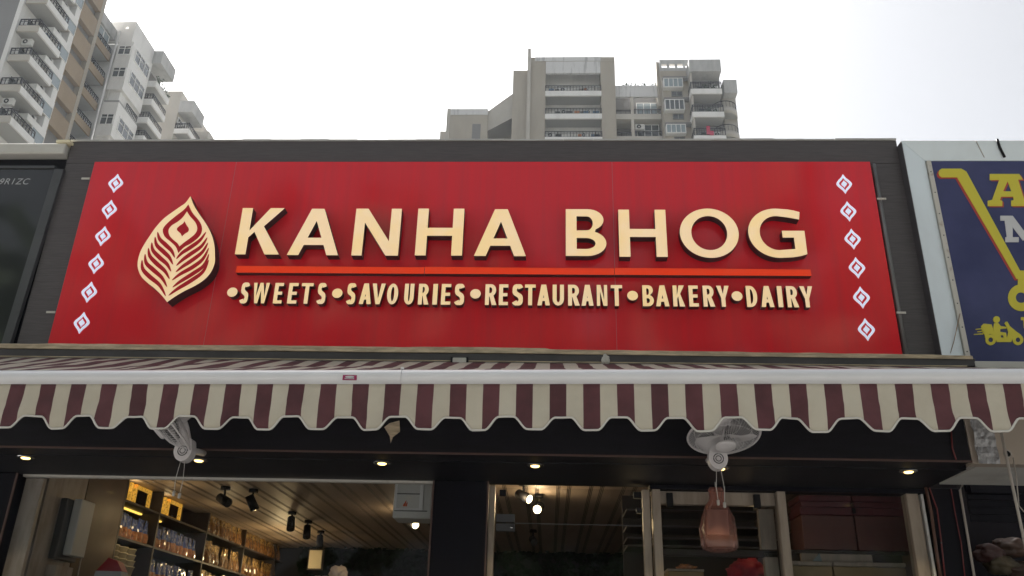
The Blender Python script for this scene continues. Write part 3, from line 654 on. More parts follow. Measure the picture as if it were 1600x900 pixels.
# feather emblem
LEAF = [(-2.8901, 4.9902), (-2.8487, 4.9082), (-2.7849, 4.8204), (-2.7158, 4.7336), (-2.6583, 4.6412), (-2.6215, 4.5497), (-2.6017, 4.4592), (-2.5933, 4.3952), (-2.6097, 4.3188), (-2.6513, 4.2555), (-2.7123, 4.205), (-2.7855, 4.1609), (-2.8469, 4.117), (-2.9046, 4.0673), (-2.951, 4.1162), (-3.0211, 4.1778), (-3.0892, 4.2274), (-3.1461, 4.2774), (-3.1849, 4.3406), (-3.2015, 4.4045), (-3.1995, 4.4819), (-3.183, 4.5471), (-3.1557, 4.6193), (-3.1188, 4.7055), (-3.0681, 4.7859), (-3.0071, 4.8468), (-2.9554, 4.8944), (-2.9191, 4.9285)]
EYE = [(-2.8923, 4.9121), (-2.8463, 4.8377), (-2.7792, 4.7641), (-2.7483, 4.7109), (-2.7427, 4.658), (-2.7644, 4.6119), (-2.8097, 4.5659), (-2.8572, 4.5331), (-2.895, 4.481), (-2.9224, 4.5328), (-2.9725, 4.5782), (-3.0289, 4.6239), (-3.0546, 4.6766), (-3.0467, 4.7165), (-3.0135, 4.7633), (-2.9633, 4.8172), (-2.9176, 4.8645)]
RING = [(-2.8934, 4.8511), (-2.8584, 4.804), (-2.8068, 4.7506), (-2.7819, 4.6975), (-2.7892, 4.6512), (-2.8287, 4.605), (-2.8643, 4.5721), (-2.8958, 4.5368), (-2.9166, 4.5654), (-2.9583, 4.5979), (-2.9956, 4.6372), (-3.0103, 4.6834), (-2.9939, 4.7233), (-2.9521, 4.7568), (-2.9174, 4.7971)]
PUPIL = [(-2.8949, 4.7597), (-2.8747, 4.7277), (-2.8512, 4.6973), (-2.85, 4.6708), (-2.8727, 4.6509), (-2.8922, 4.6271), (-2.909, 4.6534), (-2.9373, 4.6771), (-2.9434, 4.6969), (-2.9272, 4.7196), (-2.9064, 4.737)]
def cusp(pts, tip2):
    """smooth the two sides of a two-pointed outline, keeping its tips sharp"""
    a = smooth_loop(pts[:tip2+1], 4, False); b = smooth_loop(pts[tip2:]+[pts[0]], 4, False); return a[:-1]+b[:-1]
em = part('emblem', MB().slab(cusp(LEAF, 13), [], -.12, -.022, 'face', 'side'), sign)
part('eye_band', MB().slab(cusp(EYE, 8), [cusp(RING, 7)], -.1235, -.1202, 'vein'), em)
part('eye_pupil', MB().slab(cusp(PUPIL, 5), [], -.1235, -.1202, 'vein'), em)
VE = [[(-2.7062, 4.6674), (-2.7432, 4.5923), (-2.8039, 4.5333), (-2.8655, 4.4812), (-2.9008, 4.4294)], [(-2.6883, 4.6188), (-2.7222, 4.5402), (-2.7935, 4.4751), (-2.849, 4.4233), (-2.8901, 4.3719)], [(-2.6746, 4.573), (-2.7073, 4.4885), (-2.7773, 4.4173), (-2.8385, 4.3658), (-2.8846, 4.3173)], [(-2.6609, 4.5275), (-2.6914, 4.4306), (-2.7612, 4.3599), (-2.8444, 4.3023), (-2.9008, 4.2478)], [(-2.6498, 4.4758), (-2.6756, 4.3732), (-2.751, 4.3029), (-2.8328, 4.2395), (-2.8851, 4.1891)], [(-2.6434, 4.4245), (-2.6727, 4.3224), (-2.7525, 4.2463), (-2.8445, 4.1769), (-2.9034, 4.1206)],
      [(-3.0945, 4.6658), (-3.0669, 4.604), (-3.0091, 4.5519), (-2.9518, 4.5001), (-2.9145, 4.4397)], [(-3.1065, 4.6235), (-3.0805, 4.5515), (-3.0157, 4.4933), (-2.9586, 4.442), (-2.9176, 4.3807)], [(-3.1229, 4.5736), (-3.1012, 4.5059), (-3.0353, 4.4416), (-2.9653, 4.3842), (-2.9216, 4.3209)], [(-3.1407, 4.5252), (-3.1146, 4.454), (-3.0489, 4.3901), (-2.9719, 4.3269), (-2.9213, 4.2577)], [(-3.1564, 4.4732), (-3.1326, 4.3961), (-3.0682, 4.339), (-2.9844, 4.2699), (-2.9285, 4.1913)], [(-3.1696, 4.4215), (-3.1494, 4.3449), (-3.0862, 4.2818), (-2.9897, 4.2071), (-2.9231, 4.1143)]]
for P in VE:
    L = smooth_loop(P, 5, False); l_, r_ = [], []
    for i, p in enumerate(L):
        u = i/(len(L)-1); q0, q1 = L[max(0, i-1)], L[min(len(L)-1, i+1)]; dx, dz = q1[0]-q0[0], q1[1]-q0[1]; n_ = math.hypot(dx, dz)
        wd = .0165*math.sin(math.pi*min(1, max(0, u*.97+.015)))**.8; l_.append((p[0]-dz/n_*wd, p[1]+dx/n_*wd)); r_.append((p[0]+dz/n_*wd, p[1]-dx/n_*wd))
    part('vein', MB().slab(l_[1:-1]+[L[-1]]+r_[1:-1][::-1]+[L[0]], [], -.1235, -.1202, 'vein'), em)
# column motifs
def ogee(x, z, s, mir):
    P = [(0, .5), (.10, .335), (.235, .19), (.325, .06), (.33, -.04), (.25, -.16), (.105, -.315), (0, -.5), (-.10, -.335), (-.235, -.19), (-.325, -.06), (-.33, .04), (-.25, .16), (-.105, .315)]
    return cusp([(x+p[0]*s*mir, z+p[1]*s) for p in P], 7)
for x, mir in ((-3.596, 1), (2.322, -1)):
    for k in range(6):
        z = (5.176, 4.929, 4.686, 4.441, 4.195, 3.938)[k]
        t = part('motif', MB().slab(ogee(x, z, .178, mir), [ogee(x, z, .120, mir)], -.010, -.0005, 'motif'), sign)
        part('motif_centre', MB().slab(ogee(x, z, .064, mir), [], -.010, -.0005, 'motif'), t)
# conduit and clips beside the panel
part('edge_conduit', MB().tube([(2.592, .03, 3.72), (2.592, .03, 5.38)], .017, 'pipe', 10), sign)
part('edge_conduit', MB().tube([(-3.842, .04, 3.72), (-3.842, .04, 5.38)], .007, 'pipe', 8), sign)
for x, z in ((2.60, 5.05), (2.60, 4.08), (-3.87, 5.23), (-3.87, 4.03)):
    part('clip', B(x-.035, x+.035, .005, .012, z-.008, z+.008, 'striplt'), sign)

# ------------------------------------------------------------------ awning
AY0, AK = -1.3712, -.03974          # front bar runs along y = AY0 + AK x
AX0, AX1 = -4.75, 3.75
BZT, BZB = 3.150, 3.054
aw = thing('awning', 'striped maroon and cream roll out awning with a white front bar and scalloped valance', 'awning', (-.5, -.02, 3.65))
def ay(x): return AY0+AK*x
bar = MB(); prof = [(-.020, BZB), (-.030, BZB+.002), (-.044, BZB+.031), (-.046, BZB+.036), (-.046, BZB+.054), (-.043, BZB+.060), (-.028, BZB+.078), (-.006, BZB+.091), (.008, BZT), (.020, BZT-.003), (.036, BZT-.02), (.040, BZB+.04), (.034, BZB)]
def barseg(x0, x1):
    m_ = MB(); n = len(prof); V = [(x, ay(x)+p[0], p[1]) for x in (x0, x1) for p in prof]
    m_.idx(V, [(i, n+i, n+(i+1) % n, (i+1) % n) for i in range(n)], 'bar', True); m_.idx(V, [tuple(range(n))[::-1], tuple(range(n, 2*n))], 'bar'); return m_
xj = at(627, 590, Y=AY0).x
part('front_bar', barseg(AX0, xj-.001), aw); part('front_bar', barseg(xj+.001, AX1), aw)
part('bar_joint', MB().lathe([(.010, 0), (.010, .012), (0, .014)], (xj-.004, ay(xj), BZT-.002), (0, 0, 1), 'paint_white', 10), aw)
s0 = at(536, 586, Y=ay(-1.2)-.05); s1 = at(557, 594, Y=ay(-1.2)-.05)
stp = part('maker_label', MB().slab([(s0.x, s1.z), (s1.x, s1.z), (s1.x, s0.z), (s0.x, s0.z)], [], ay(-1.2)-.052, ay(-1.2)-.047, 'sticker'), aw)
lt = MB()
for i in range(7):
    a = s0.x+.012+i*(s1.x-s0.x-.024)/7; lt.box(a, a+.006, ay(-1.2)-.0535, ay(-1.2)-.0522, s1.z+.005, s1.z+.012, 'lettergrey')
lt.slab(arc((s0.x+s1.x)/2, s0.z-.011, .026, .006, 0, 345, 23), [], ay(-1.2)-.0535, ay(-1.2)-.0522, 'signgrey')
part('label_print', lt, stp)
# cloth, stripe by stripe
PER = .18655; X0 = -1.496
def cloth_wave(x, v): return (.022 if x < -1.3 else .012)*noise.noise(Vector((x*2.3, v*2, 5)))+.006*noise.noise(Vector((x*9, v*5, 1)))
cl = MB(); val = MB(); NV = 8
def zlow(x):
    u = ((x+2.995+.012*noise.noise(Vector((x*1.9, 8, 0))))/.3065) % 1.0; u = abs(u-.0) if u <= .5 else 1-u   # 0 at the middle of an arch, .5 at the middle of a lobe
    hi, lo = 2.866, 2.795
    s = 0 if u < .135 else (1 if u > .385 else (u-.135)/.25)
    s = s*s*(3-2*s); return hi+(lo-hi)*s+.004*noise.noise(Vector((x*3, 0, 0)))
def vpoint(x, v):
    z1 = BZB+.006; z0 = zlow(x); z = z1+(z0-z1)*v
    return (x, ay(x)-.020+.022*v*noise.noise(Vector((x*3.1, v*1.2, 3)))+.010*v*math.sin(x*2*math.pi/.613)+.012*noise.noise(Vector((x*10, v*3.5, 9)))*min(1, v*2)+.012*v, z)
k0 = math.floor((AX0-X0)/PER*2); k1 = math.ceil((AX1-X0)/PER*2)
for k in range(k0, k1):
    xa, xb = max(AX0, X0+k*PER/2), min(AX1, X0+(k+1)*PER/2)
    if xb <= xa: continue
    m_ = 'maroon' if k % 2 == 0 else 'cream_cloth'; n = 10
    for i in range(n):
        a, b = xa+(xb-xa)*i/n, xa+(xb-xa)*(i+1)/n
        for j in range(NV):
            u, v = j/NV, (j+1)/NV
            val.face([vpoint(a, v), vpoint(b, v), vpoint(b, u), vpoint(a, u)], m_, True)
        for j in range(10):
            u, v = j/10, (j+1)/10
            def cp(x, t_): y = ay(x)+(-.075-ay(x))*t_; return (x, y, 3.146+(3.628-3.146)*t_-.012*math.sin(math.pi*t_)+cloth_wave(x, t_)*math.sin(math.pi*t_)*1.5)
            cl.face([cp(a, u), cp(b, u), cp(b, v), cp(a, v)], m_, True)
def solid(o, th):
    md = o.modifiers.new('thickness', 'SOLIDIFY'); md.thickness = th; md.offset = 0
o = part('valance', val, aw); solid(o, .003)
for me in (o.data,):
    bm = bmesh.new(); bm.from_mesh(me); bmesh.ops.remove_doubles(bm, verts=bm.verts, dist=1e-5); bm.to_mesh(me); bm.free()
o = part('cloth', cl, aw); solid(o, .003)
bm = bmesh.new(); bm.from_mesh(o.data); bmesh.ops.remove_doubles(bm, verts=bm.verts, dist=1e-5); bm.to_mesh(o.data); bm.free()
pts = []; x = AX0
while x <= AX1: pts.append(Vector(vpoint(x, 1.0))+Vector((0, -.002, 0))); x += .012
part('edge_piping', MB().tube(pts, .0062, 'piping', 6), aw)
part('roller_tube', MB().tube([(AX0, -.045, 3.652), (AX1, -.045, 3.652)], .022, 'cream_cloth', 10), aw)
# folded beige cover strip over the roller, wavy edge
cs = MB(); xx = [-5.0+i*.04 for i in range(201)]
def strip(x):
    zt_ = 3.742+.012*noise.noise(Vector((x*.8, 0, 2)))+.005*noise.noise(Vector((x*5, 0, 7)))-.012*max(0, x-.1)*.4+(.006 if x < 0 else 0)
    zb_ = 3.693+.006*noise.noise(Vector((x*1.3, 3, 2)))-.004*max(0, x); return zt_, zb_
for a, b in zip(xx, xx[1:]):
    if a > 2.98: break
    (t0, b0), (t1, b1) = strip(a), strip(b); pr = lambda x, t_, b_: [(x, -.012, t_), (x, -.085, t_-.010), (x, -.10, (t_+b_)/2+.004), (x, -.10, b_), (x, -.012, b_)]
    P, Q = pr(a, t0, b0), pr(b, t1, b1)
    for i in range(4): cs.face([P[i], P[i+1], Q[i+1], Q[i]], 'cover', False)
part('roller_cover', cs, aw)
part('back_rail', B(-5.0, 3.02, -.092, -.070, 3.632, 3.692, 'raildark', bev=.004), aw)
part('rail_lip', B(-5.0, 2.95, -.098, -.093, 3.628, 3.634, 'cover'), aw)
for px, w_ in ((718, .07),):
    p = at(px, 566, Y=-.10); part('wall_bracket', B(p.x-.05, p.x+.05, -.12, -.01, p.z-.012, p.z+.03, 'striplt', bev=.006).box(p.x-.065, p.x-.05, -.115, -.01, p.z-.02, p.z+.035, 'black').box(p.x+.05, p.x+.065, -.115, -.01, p.z-.02, p.z+.035, 'black'), aw)
p = at(946, 563, Y=-.13); part('wall_bracket', lump((p.x, -.13, p.z), .024, .02, .04, 'striplt', 4, amp=.5), aw)
for x in (-3.9, 3.1):   # folding arms under the cloth
    part('folding_arm', MB().tube([(x, -.03, 3.45), (x+(.45 if x < 0 else -.45), -.75, 3.24), (x+.05, ay(x)+.03, 3.09)], .022, 'bar', 8), aw)

# ------------------------------------------------------------------ wall fans under the awning
def fan(parent_loc, head_rot, c):
    t = thing('wall_fan', 'x', 'fan', parent_loc, 'wall fans under the awning')
    o = Vector(parent_loc)
    Rm = Matrix.Rotation(R(head_rot[1]), 3, 'Z') @ Matrix.Rotation(R(head_rot[0]), 3, 'X')
    ax = Rm @ Vector((0, -1, 0)); q = ax.to_track_quat('Z', 'Y')
    def L(x, y, z): return c+q @ Vector((x, y, z))
    cage = MB(); Rr = .232
    cage.torus(c, ax, Rr, .008, 'fanplast', 36, 6)
    for k in range(64):
        a = k*2*math.pi/64
        for sg in (1, -1):
            P = [L(math.cos(a)*r_*Rr, math.sin(a)*r_*Rr, sg*.075*(1-r_**2.6)+.0) for r_ in (.26, .5, .72, .88, 1.0)]
            cage.tube(P, .0016, 'fanwire', 3, cap=False)
    for r_ in (.5, .8):
        for sg in (1, -1): cage.torus(L(0, 0, sg*.075*(1-r_**2.6)), ax, Rr*r_, .002, 'fanwire', 30, 4)
    part('cage', cage, t)
    part('hub_badge', MB().lathe([(0, .092), (.055, .090), (.066, .082), (.066, .07), (0, .07)], c, ax, 'fanplast', 24), t)
    bl = MB()
    for k in range(3):
        a = k*2*math.pi/3
        V = []
        for r_, s_ in ((.04, .25), (.11, .55), (.17, .62), (.21, .35)):
            for e, zz in ((-s_, -.02), (s_*.7, .02)): V.append(L(math.cos(a+e)*r_, math.sin(a+e)*r_, zz))
        bl.idx(V, [(0, 1, 3, 2), (2, 3, 5, 4), (4, 5, 7, 6)], 'fanplast', True)
    b_ = part('blade', bl, t); solid(b_, .003)
    part('motor', MB().lathe([(.045, -.06), (.062, -.08), (.062, -.15), (.045, -.19), (0, -.20)], c, ax, 'fanplast', 20), t)
    n_ = L(0, 0, -.10)
    part('neck', MB().tube([n_, (n_+o)/2+Vector((0, .02, -.02)), o+Vector((0, .03, -.07))], [.03, .034, .038], 'fanplast', 12), t)
    base = MB(); bc = o+Vector((0, -.0, -.10))
    outl = arc(bc.x, bc.z, .062, .075, 180, 360, 16)+arc(bc.x, bc.z+.06, .052, .03, 0, 180, 12)
    base.slab(outl, [], bc.y-.03, bc.y+.05, 'fanplast'); base.tube([(bc.x, bc.y+.045, bc.z+.02), (bc.x, -.004, bc.z+.06)], .022, 'fanplast', 10)
    part('base', base, t)
    part('control_ring', MB().torus(bc+Vector((0, -.031, -.005)), (0, -1, 0), .032, .0035, 'fandark', 18, 5).torus(bc+Vector((0, -.031, -.005)), (0, -1, 0), .018, .003, 'fandark', 14, 5), t)
    for dx, ln in ((-.018, .20), (.022, .215)):
        s_ = part('pull_cord', MB().tube([bc+Vector((dx*.7, .0, -.07)), bc+Vector((dx*1.3, -.005, -.07-ln*.6)), bc+Vector((dx, -.005, -.07-ln))], .0025, 'string', 5), t)
        part('cord_end', MB().lathe([(0, .0), (.010, 0), (.010, -.026), (.006, -.034), (0, -.034)], bc+Vector((dx, -.005, -.07-ln)), (0, 0, 1), 'string', 10), s_)
    return t
f2 = at(1121, 712, Y=-.33)
ff = fan((f2.x, -.33, f2.z+.08), (73, 6), at(1131, 681, Y=-.46)); ff['label'] = 'grey round wall fan facing the street, hung below the awning above the second door'
f1 = at(289, 700, Y=-.33)
ff = fan((f1.x, -.33, f1.z+.08), (46, -72), at(262, 662, Y=-.42)); ff['label'] = 'grey wall fan turned sideways below the awning above the left window'
# torn paper hanging from the beam
p = at(612, 672, Y=-.02)
part('torn_paper', MB().slab([(p.x-.055, p.z+.02), (p.x-.01, p.z-.045), (p.x, p.z-.095), (p.x+.012, p.z-.05), (p.x+.06, p.z-.01), (p.x+.05, p.z+.07), (p.x-.02, p.z+.05)], [], -.02, -.016, 'cover'), None, 'torn brown scrap of paper hanging on the dark beam below the valance', 'paper scrap', loc=(p.x, -.02, p.z))

# ------------------------------------------------------------------ left neighbour
nl = thing('neighbour_building', 'white parapet and dark front of the next shop, left of the red sign', 'building', (-5.6, .3, 0))
part('parapet', B(-9, -4.115, .0, .35, 5.475, 5.575, 'nbwhite', bev=.01), nl)
part('wall', B(-9, -4.115, .08, .35, 3.2, 5.46, 'dark'), nl)
part('flashing', B(-4.20, -4.08, -.01, .34, 5.578, 5.60, 'gold' if 0 else 'cup'), nl)
nls = thing('neighbour_sign', 'black glossy sign with a grey metal edge and the letters P9R1ZC, left of red sign', 'sign', (-5.2, .03, 3.7))
part('sign_face', MB().slab([(-8.5, 3.74), (-4.205, 3.74), (-4.172, 5.335), (-8.5, 5.335)], [], .03, .06, 'blackglass'), nls)
part('edge_strip', MB().slab([(-4.204, 3.74), (-4.135, 3.74), (-4.09, 5.33), (-4.168, 5.335)], [], .022, .06, 'graphite'), nls)
part('top_strip', B(-8.5, -4.17, .015, .06, 5.337, 5.36, 'graphite'), nls)
for px, py in ((20, 503), (20, 517)):
    p = at(px, py, Y=.03); part('screw', MB().lathe([(.006, 0), (.006, .004), (0, .006)], p, (0, -1, 0), 'chrome', 8), nls)
tc = bpy.data.curves.new('registration_text', 'FONT'); tc.body = 'P9R1ZC'; tc.size = .082; tc.align_x = 'RIGHT'; tc.shear = .2; tc.space_character = 1.1
tmp = bpy.data.objects.new('tmp', tc); COL.objects.link(tmp); me = bpy.data.meshes.new_from_object(tmp); bpy.data.objects.remove(tmp)
me.name = 'registration_text'; me.materials.clear(); me.materials.append(MATS['lettergrey'])
to = bpy.data.objects.new('registration_text', me); COL.objects.link(to); to.parent = nls; p = at(44, 288, Y=.028)
to.location = p-ORG[nls.name]; to.rotation_euler = (R(90), 0, 0)

# ------------------------------------------------------------------ right neighbour
nr = thing('neighbour_building', 'pale metal framed front of the next shop, right of the red sign', 'building', (5, .3, 0))
OX = 2.822; IX = 3.005; OT = 5.562; IT = 5.415
def quad(name, pts, mt, th=.03):
    m_ = MB(); P = [Vector(p) for p in pts]; Q = [p+Vector((0, th, 0)) for p in P]; n = len(P)
    m_.idx(P+Q, [tuple(range(n)), tuple(range(n, 2*n))[::-1]]+[(i, n+i, n+(i+1) % n, (i+1) % n) for i in range(n)], mt)
    return part(name, m_, nr)
quad('frame_side', [(OX, -.03, 3.66), (IX, .03, 3.66), (IX, .03, IT), (OX, -.03, OT)], 'alu')
quad('frame_top', [(OX+.003, -.03, OT), (IX+.002, .03, IT), (9, .03, IT), (9, -.03, OT)], 'alu')
part('frame_edge', B(OX-.006, OX-.002, -.03, .30, 3.66, OT, 'clad_edge'), nr)
part('coping', B(OX, 9, -.02, .35, OT+.002, OT+.010, 'nbwhite'), nr)
part('wall', B(2.95, 9, .09, .4, 3.2, OT, 'nbwall'), nr)
nrs = thing('neighbour_sign', 'navy sign with a yellow shopping cart and a small delivery scooter', 'sign', (4, .03, 3.7))
part('sign_face', B(IX+.04, 8.5, .028, .06, 3.68, IT-.006, 'navy'), nrs)
stp_ = MB()
for i in range(12):
    z0 = 3.68+i*(IT-3.69)/12; stp_.slab([(IX+.004+.004*noise.noise(Vector((z0, 0, 0))), z0), (IX+.038, z0), (IX+.038, z0+(IT-3.69)/12), (IX+.004+.004*noise.noise(Vector((z0+.15, 0, 0))), z0+(IT-3.69)/12)], [], .012, .05, 'striplt')
sb = part('side_batten', stp_, nrs)
for i in range(9):
    part('screw', MB().lathe([(.005, 0), (.005, .003), (0, .005)], (IX+.020, .011, 3.78+i*.19), (0, -1, 0), 'graphite', 8), sb)
def zp(l, Y=.02): 
    out = []
    for a, b in l:
        p = at(1440+a/2.65, 230+b/2.65, Y=Y); out.append((p.x, p.z))
    return out
def flat(name, outer, holes, mt, y, parent=nrs, ext=0):
    return part(name, MB().slab(zp(outer), [zp(h_) for h_ in holes], y, .0275, mt), parent)
cart = [(84, 88), (165, 88), (186, 100), (408, 510), (520, 510), (520, 545), (394, 545), (148, 124), (84, 124), (74, 117), (71, 106), (75, 94)]
flat('cart_shadow', [(a-7, b+5) for a, b in cart], [], 'signred', .0255)
flat('cart_handle', cart, [], 'yellow', .022)
ct = lambda cx, cy, r_, n=24: [(cx+r_*math.cos(2*math.pi*i/n), cy-r_*math.sin(2*math.pi*i/n)) for i in range(n)]
flat('cart_stalk', [(400, 546), (432, 546), (432, 575), (400, 575)], [], 'yellow', .022)
flat('cart_wheel', ct(415, 622, 56), [ct(413, 622, 22)], 'yellow', .023)
A_ = [(283, 110), (405, 110), (420, 133), (400, 133), (425, 215), (445, 220), (445, 243), (372, 243), (372, 220), (383, 218), (379, 204), (330, 204), (325, 219), (335, 221), (335, 243), (275, 243), (275, 221), (293, 217), (322, 135), (283, 135)]
A_h = [(338, 182), (373, 182), (357, 140)]
flat('letter_shadow', [(a+7, b+4) for a, b in A_], [[(a+7, b+4) for a, b in A_h]], 'signred', .0255)
flat('letter', A_, [A_h], 'yellow', .022)
M_ = [(327, 283), (378, 283), (424, 345), (470, 283), (521, 283), (521, 303), (503, 303), (503, 372), (521, 372), (521, 392), (455, 392), (455, 372), (470, 372), (470, 330), (428, 385), (420, 385), (378, 330), (378, 372), (403, 372), (403, 392), (348, 392), (348, 372), (354, 372), (345, 303), (327, 303)]
flat('letter', M_, [], 'signgrey', .022)
flat('letter', [(413, 703), (470, 703), (470, 715), (440, 715), (440, 724), (462, 724), (462, 734), (440, 734), (440, 748), (425, 748), (422, 715), (413, 715)], [], 'yellow', .022)
sc_ = flat('scooter_body', [(247, 740), (258, 730), (290, 733), (300, 760), (326, 768), (330, 788), (355, 788), (360, 764), (352, 742), (344, 728), (350, 722), (356, 722), (366, 740), (392, 762), (412, 776), (420, 790), (400, 778), (378, 792), (372, 806), (312, 806), (308, 790), (296, 776), (284, 772), (264, 790), (262, 776), (252, 764)], [], 'yellow', .022)
for cx in (287, 400): part('wheel', MB().slab(zp(ct(cx, 797, 22)), [zp(ct(cx, 797, 10, 14))], .0215, .0275, 'yellow'), sc_)
part('rider_head', MB().slab(zp(ct(311, 713, 14)), [], .0215, .0275, 'yellow'), sc_)
part('rider_body', MB().slab(zp([(301, 729), (318, 728), (328, 740), (352, 744), (352, 750), (326, 752), (326, 764), (350, 768), (354, 795), (344, 798), (338, 778), (302, 776), (298, 750)]), [], .0210, .0275, 'yellow'), sc_)
for a, b, c_ in ((225, 250, 752), (232, 262, 762), (218, 256, 773)): part('speed_line', MB().slab(zp([(a, c_), (b, c_-3), (b, c_+1), (a, c_+3)]), [], .022, .0275, 'yellow'), sc_)
part('frame_cable', MB().tube([at(1558, 217, Y=-.04), at(1562, 230, Y=-.02), at(1570, 246, Y=.01)], .010, 'black', 6), nr)
part('frame_cable', MB().tube([at(1525, 220, Y=-.035), at(1538, 246, Y=.02)], .003, 'cablegrey', 5), nr)
part('rust_streak', MB().tube([at(1500, 490, Y=.012), at(1490, 535, Y=-.002), at(1485, 552, Y=-.006)], [.004, .003, .002], 'alu_dirt', 5), nr)
part('fascia_wall', B(2.905, 9, .0, .10, 2.958, 3.66, 'nbwall'), nr)
part('canopy_soffit', MB().box(2.975, 9, .10, .72, 2.958, 2.985, 'nbwhite'), nr)
part('ledge', B(3.01, 9, -.10, .02, 3.60, 3.67, 'nbwhite', bev=.006), nr)
part('dark_shopfront', B(3.205, 9, 1.6, 1.7, .13, 3.2, 'dark'), nr)
part('inner_lintel', B(3.205, 9, .721, .80, 2.90, 3.4, 'dark'), nr)
for i in range(6): part('shutter_slat', B(3.22, 9, .83+.012*(i % 2), .86, 2.98-.055*i, 3.03-.055*i, 'dark'), nr)
hp = at(1574, 709, Y=0)
part('hole_ring', MB().torus((hp.x, -.003, hp.z), (0, 1, 0), .024, .005, 'cablegrey', 18, 5).lathe([(.021, .001), (0, .002)], (hp.x, 0, hp.z), (0, -1, 0), 'black', 16), nr)
for i, (px, py, m_) in enumerate([(1578, 855, 'sackbrown'), (1562, 882, 'sacktan'), (1595, 893, 'sackbrown'), (1545, 866, 'sackred')]):
    p = at(px, py, Y=1.3)
    part('goods_sack', lump((p.x, 1.3, p.z), .12, .1, .07, m_, 20+i, amp=.3), None, ['brown sack topmost in the dark shop on the right', 'tan sack low in the dark shop on the right', 'brown sack at the lower right corner of the picture', 'small reddish sack at the left of the dark shop on the right'][i], 'sack', 'sacks in the dark shop on the right', loc=(p.x, 1.3, p.z-.07))
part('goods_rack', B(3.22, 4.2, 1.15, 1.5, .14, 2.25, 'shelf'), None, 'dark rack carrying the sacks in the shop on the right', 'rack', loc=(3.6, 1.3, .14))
# plastic sheet on the corner of the beam
ps = MB(); a0 = at(1519, 662, Y=-.05); a1 = at(1560, 724, Y=-.05); n = 14; G = {}
for i in range(n+1):
    for j in range(n+1):
        x = a0.x+(a1.x-a0.x+.02)*i/n; z = a1.z+(a0.z+.06-a1.z)*j/n
        G[i, j] = (x, -.035+.012*noise.noise(Vector((x*14, z*9, 0)))+.016*noise.noise(Vector((x*35, z*22, 4))), z)
for i in range(n):
    for j in range(n): ps.face([G[i, j], G[i+1, j], G[i+1, j+1], G[i, j+1]], 'film', False)
o = part('plastic_sheet', ps, None, 'crinkled clear plastic sheet hanging at the right end of the dark beam', 'plastic sheet', loc=(a0.x, -.05, a1.z)); solid(o, .002)
part('steel_rod', MB().tube([at(1560, 655, Y=-.75), at(1612, 900, Y=-.75)], .009, 'cablegrey', 8), None, 'thin slanting pale rod in front of the right neighbour shop', 'rod', loc=(2.8, -.75, 2.2))
part('conduit_pipe', MB().tube([at(1512, 754, Y=.88), at(1504, 757, Y=.88), at(1500, 766, Y=.88), at(1523, 905, Y=.88)], .010, 'cablegrey', 8), None, 'thin pale bent conduit running down beside the dark pillar', 'pipe', loc=(3.2, .88, 2.3))
part('loose_cord', MB().tube([at(1583, 715, Y=-.02), at(1588, 745, Y=-.06), at(1592, 790, Y=-.06), at(1600, 800, Y=-.06)], .004, 'cablegrey', 5), None, 'thin loose cord hanging from the hole in the beige fascia', 'cord', loc=(3.2, -.05, 2.9))
def wire(pts, mt, lab, r_=.005, Y=.885):
    part('wire', MB().tube([at(a, b, Y=Y) for a, b in pts], r_, mt, 6), None, lab, 'wire', 'wires on the right pillar', loc=at(*pts[-1], Y=Y))
wire([(1444, 752), (1455, 800), (1463, 860), (1470, 905)], 'wire_brown', 'thick brown wire running down the left edge of the right pillar', .012)
wire([(1452, 762), (1464, 795), (1471, 848), (1477, 905)], 'wire_red', 'thin red wire bending down the middle of the right pillar')
wire([(1486, 764), (1492, 800), (1502, 850), (1508, 905)], 'wire_red', 'dark red wire nearest the pale conduit on the right pillar', .004)
wire([(1486, 672), (1488, 700), (1494, 718)], 'wire_red', 'short red wire crossing the beam above the right pillar', .005, -.012)
part('pillar_screw', MB().lathe([(.006, 0), (.006, .004), (0, .006)], at(1471, 848, Y=.879), (0, -1, 0), 'chrome', 8).lathe([(.006, 0), (.006, .004), (0, .006)], at(1451, 759, Y=.899), (0, -1, 0), 'chrome', 8), shop)

# ------------------------------------------------------------------ apartment towers
def railing(p0, p1, z0, z1, parent, n=None, mt='iron'):
    p0, p1 = Vector((*p0, 0)), Vector((*p1, 0)); L_ = (p1-p0).length; n = n or max(3, int(L_/.42)); d = (p1-p0)/n; e = d.normalized(); pe = Vector((-e.y, e.x, 0))
    m_ = MB()
    def b(a, c, za, zb, t_=.03):
        P = [a-pe*t_, c-pe*t_, c+pe*t_, a+pe*t_]
        m_.idx([(q.x, q.y, za) for q in P]+[(q.x, q.y, zb) for q in P], [(0, 3, 2, 1), (4, 5, 6, 7), (0, 1, 5, 4), (1, 2, 6, 5), (2, 3, 7, 6), (3, 0, 4, 7)], mt)
    b(p0, p1, z1-.07, z1); b(p0, p1, z0+.04, z0+.09, .025); b(p0, p1, z1-.24, z1-.20, .02)
    for i in range(n+1):
        c_ = p0+d*i; w_ = .045 if i % 4 == 0 or i == n else .02; b(c_-e*w_, c_+e*w_, z0, z1, .022)
    return part('railing', m_, parent)
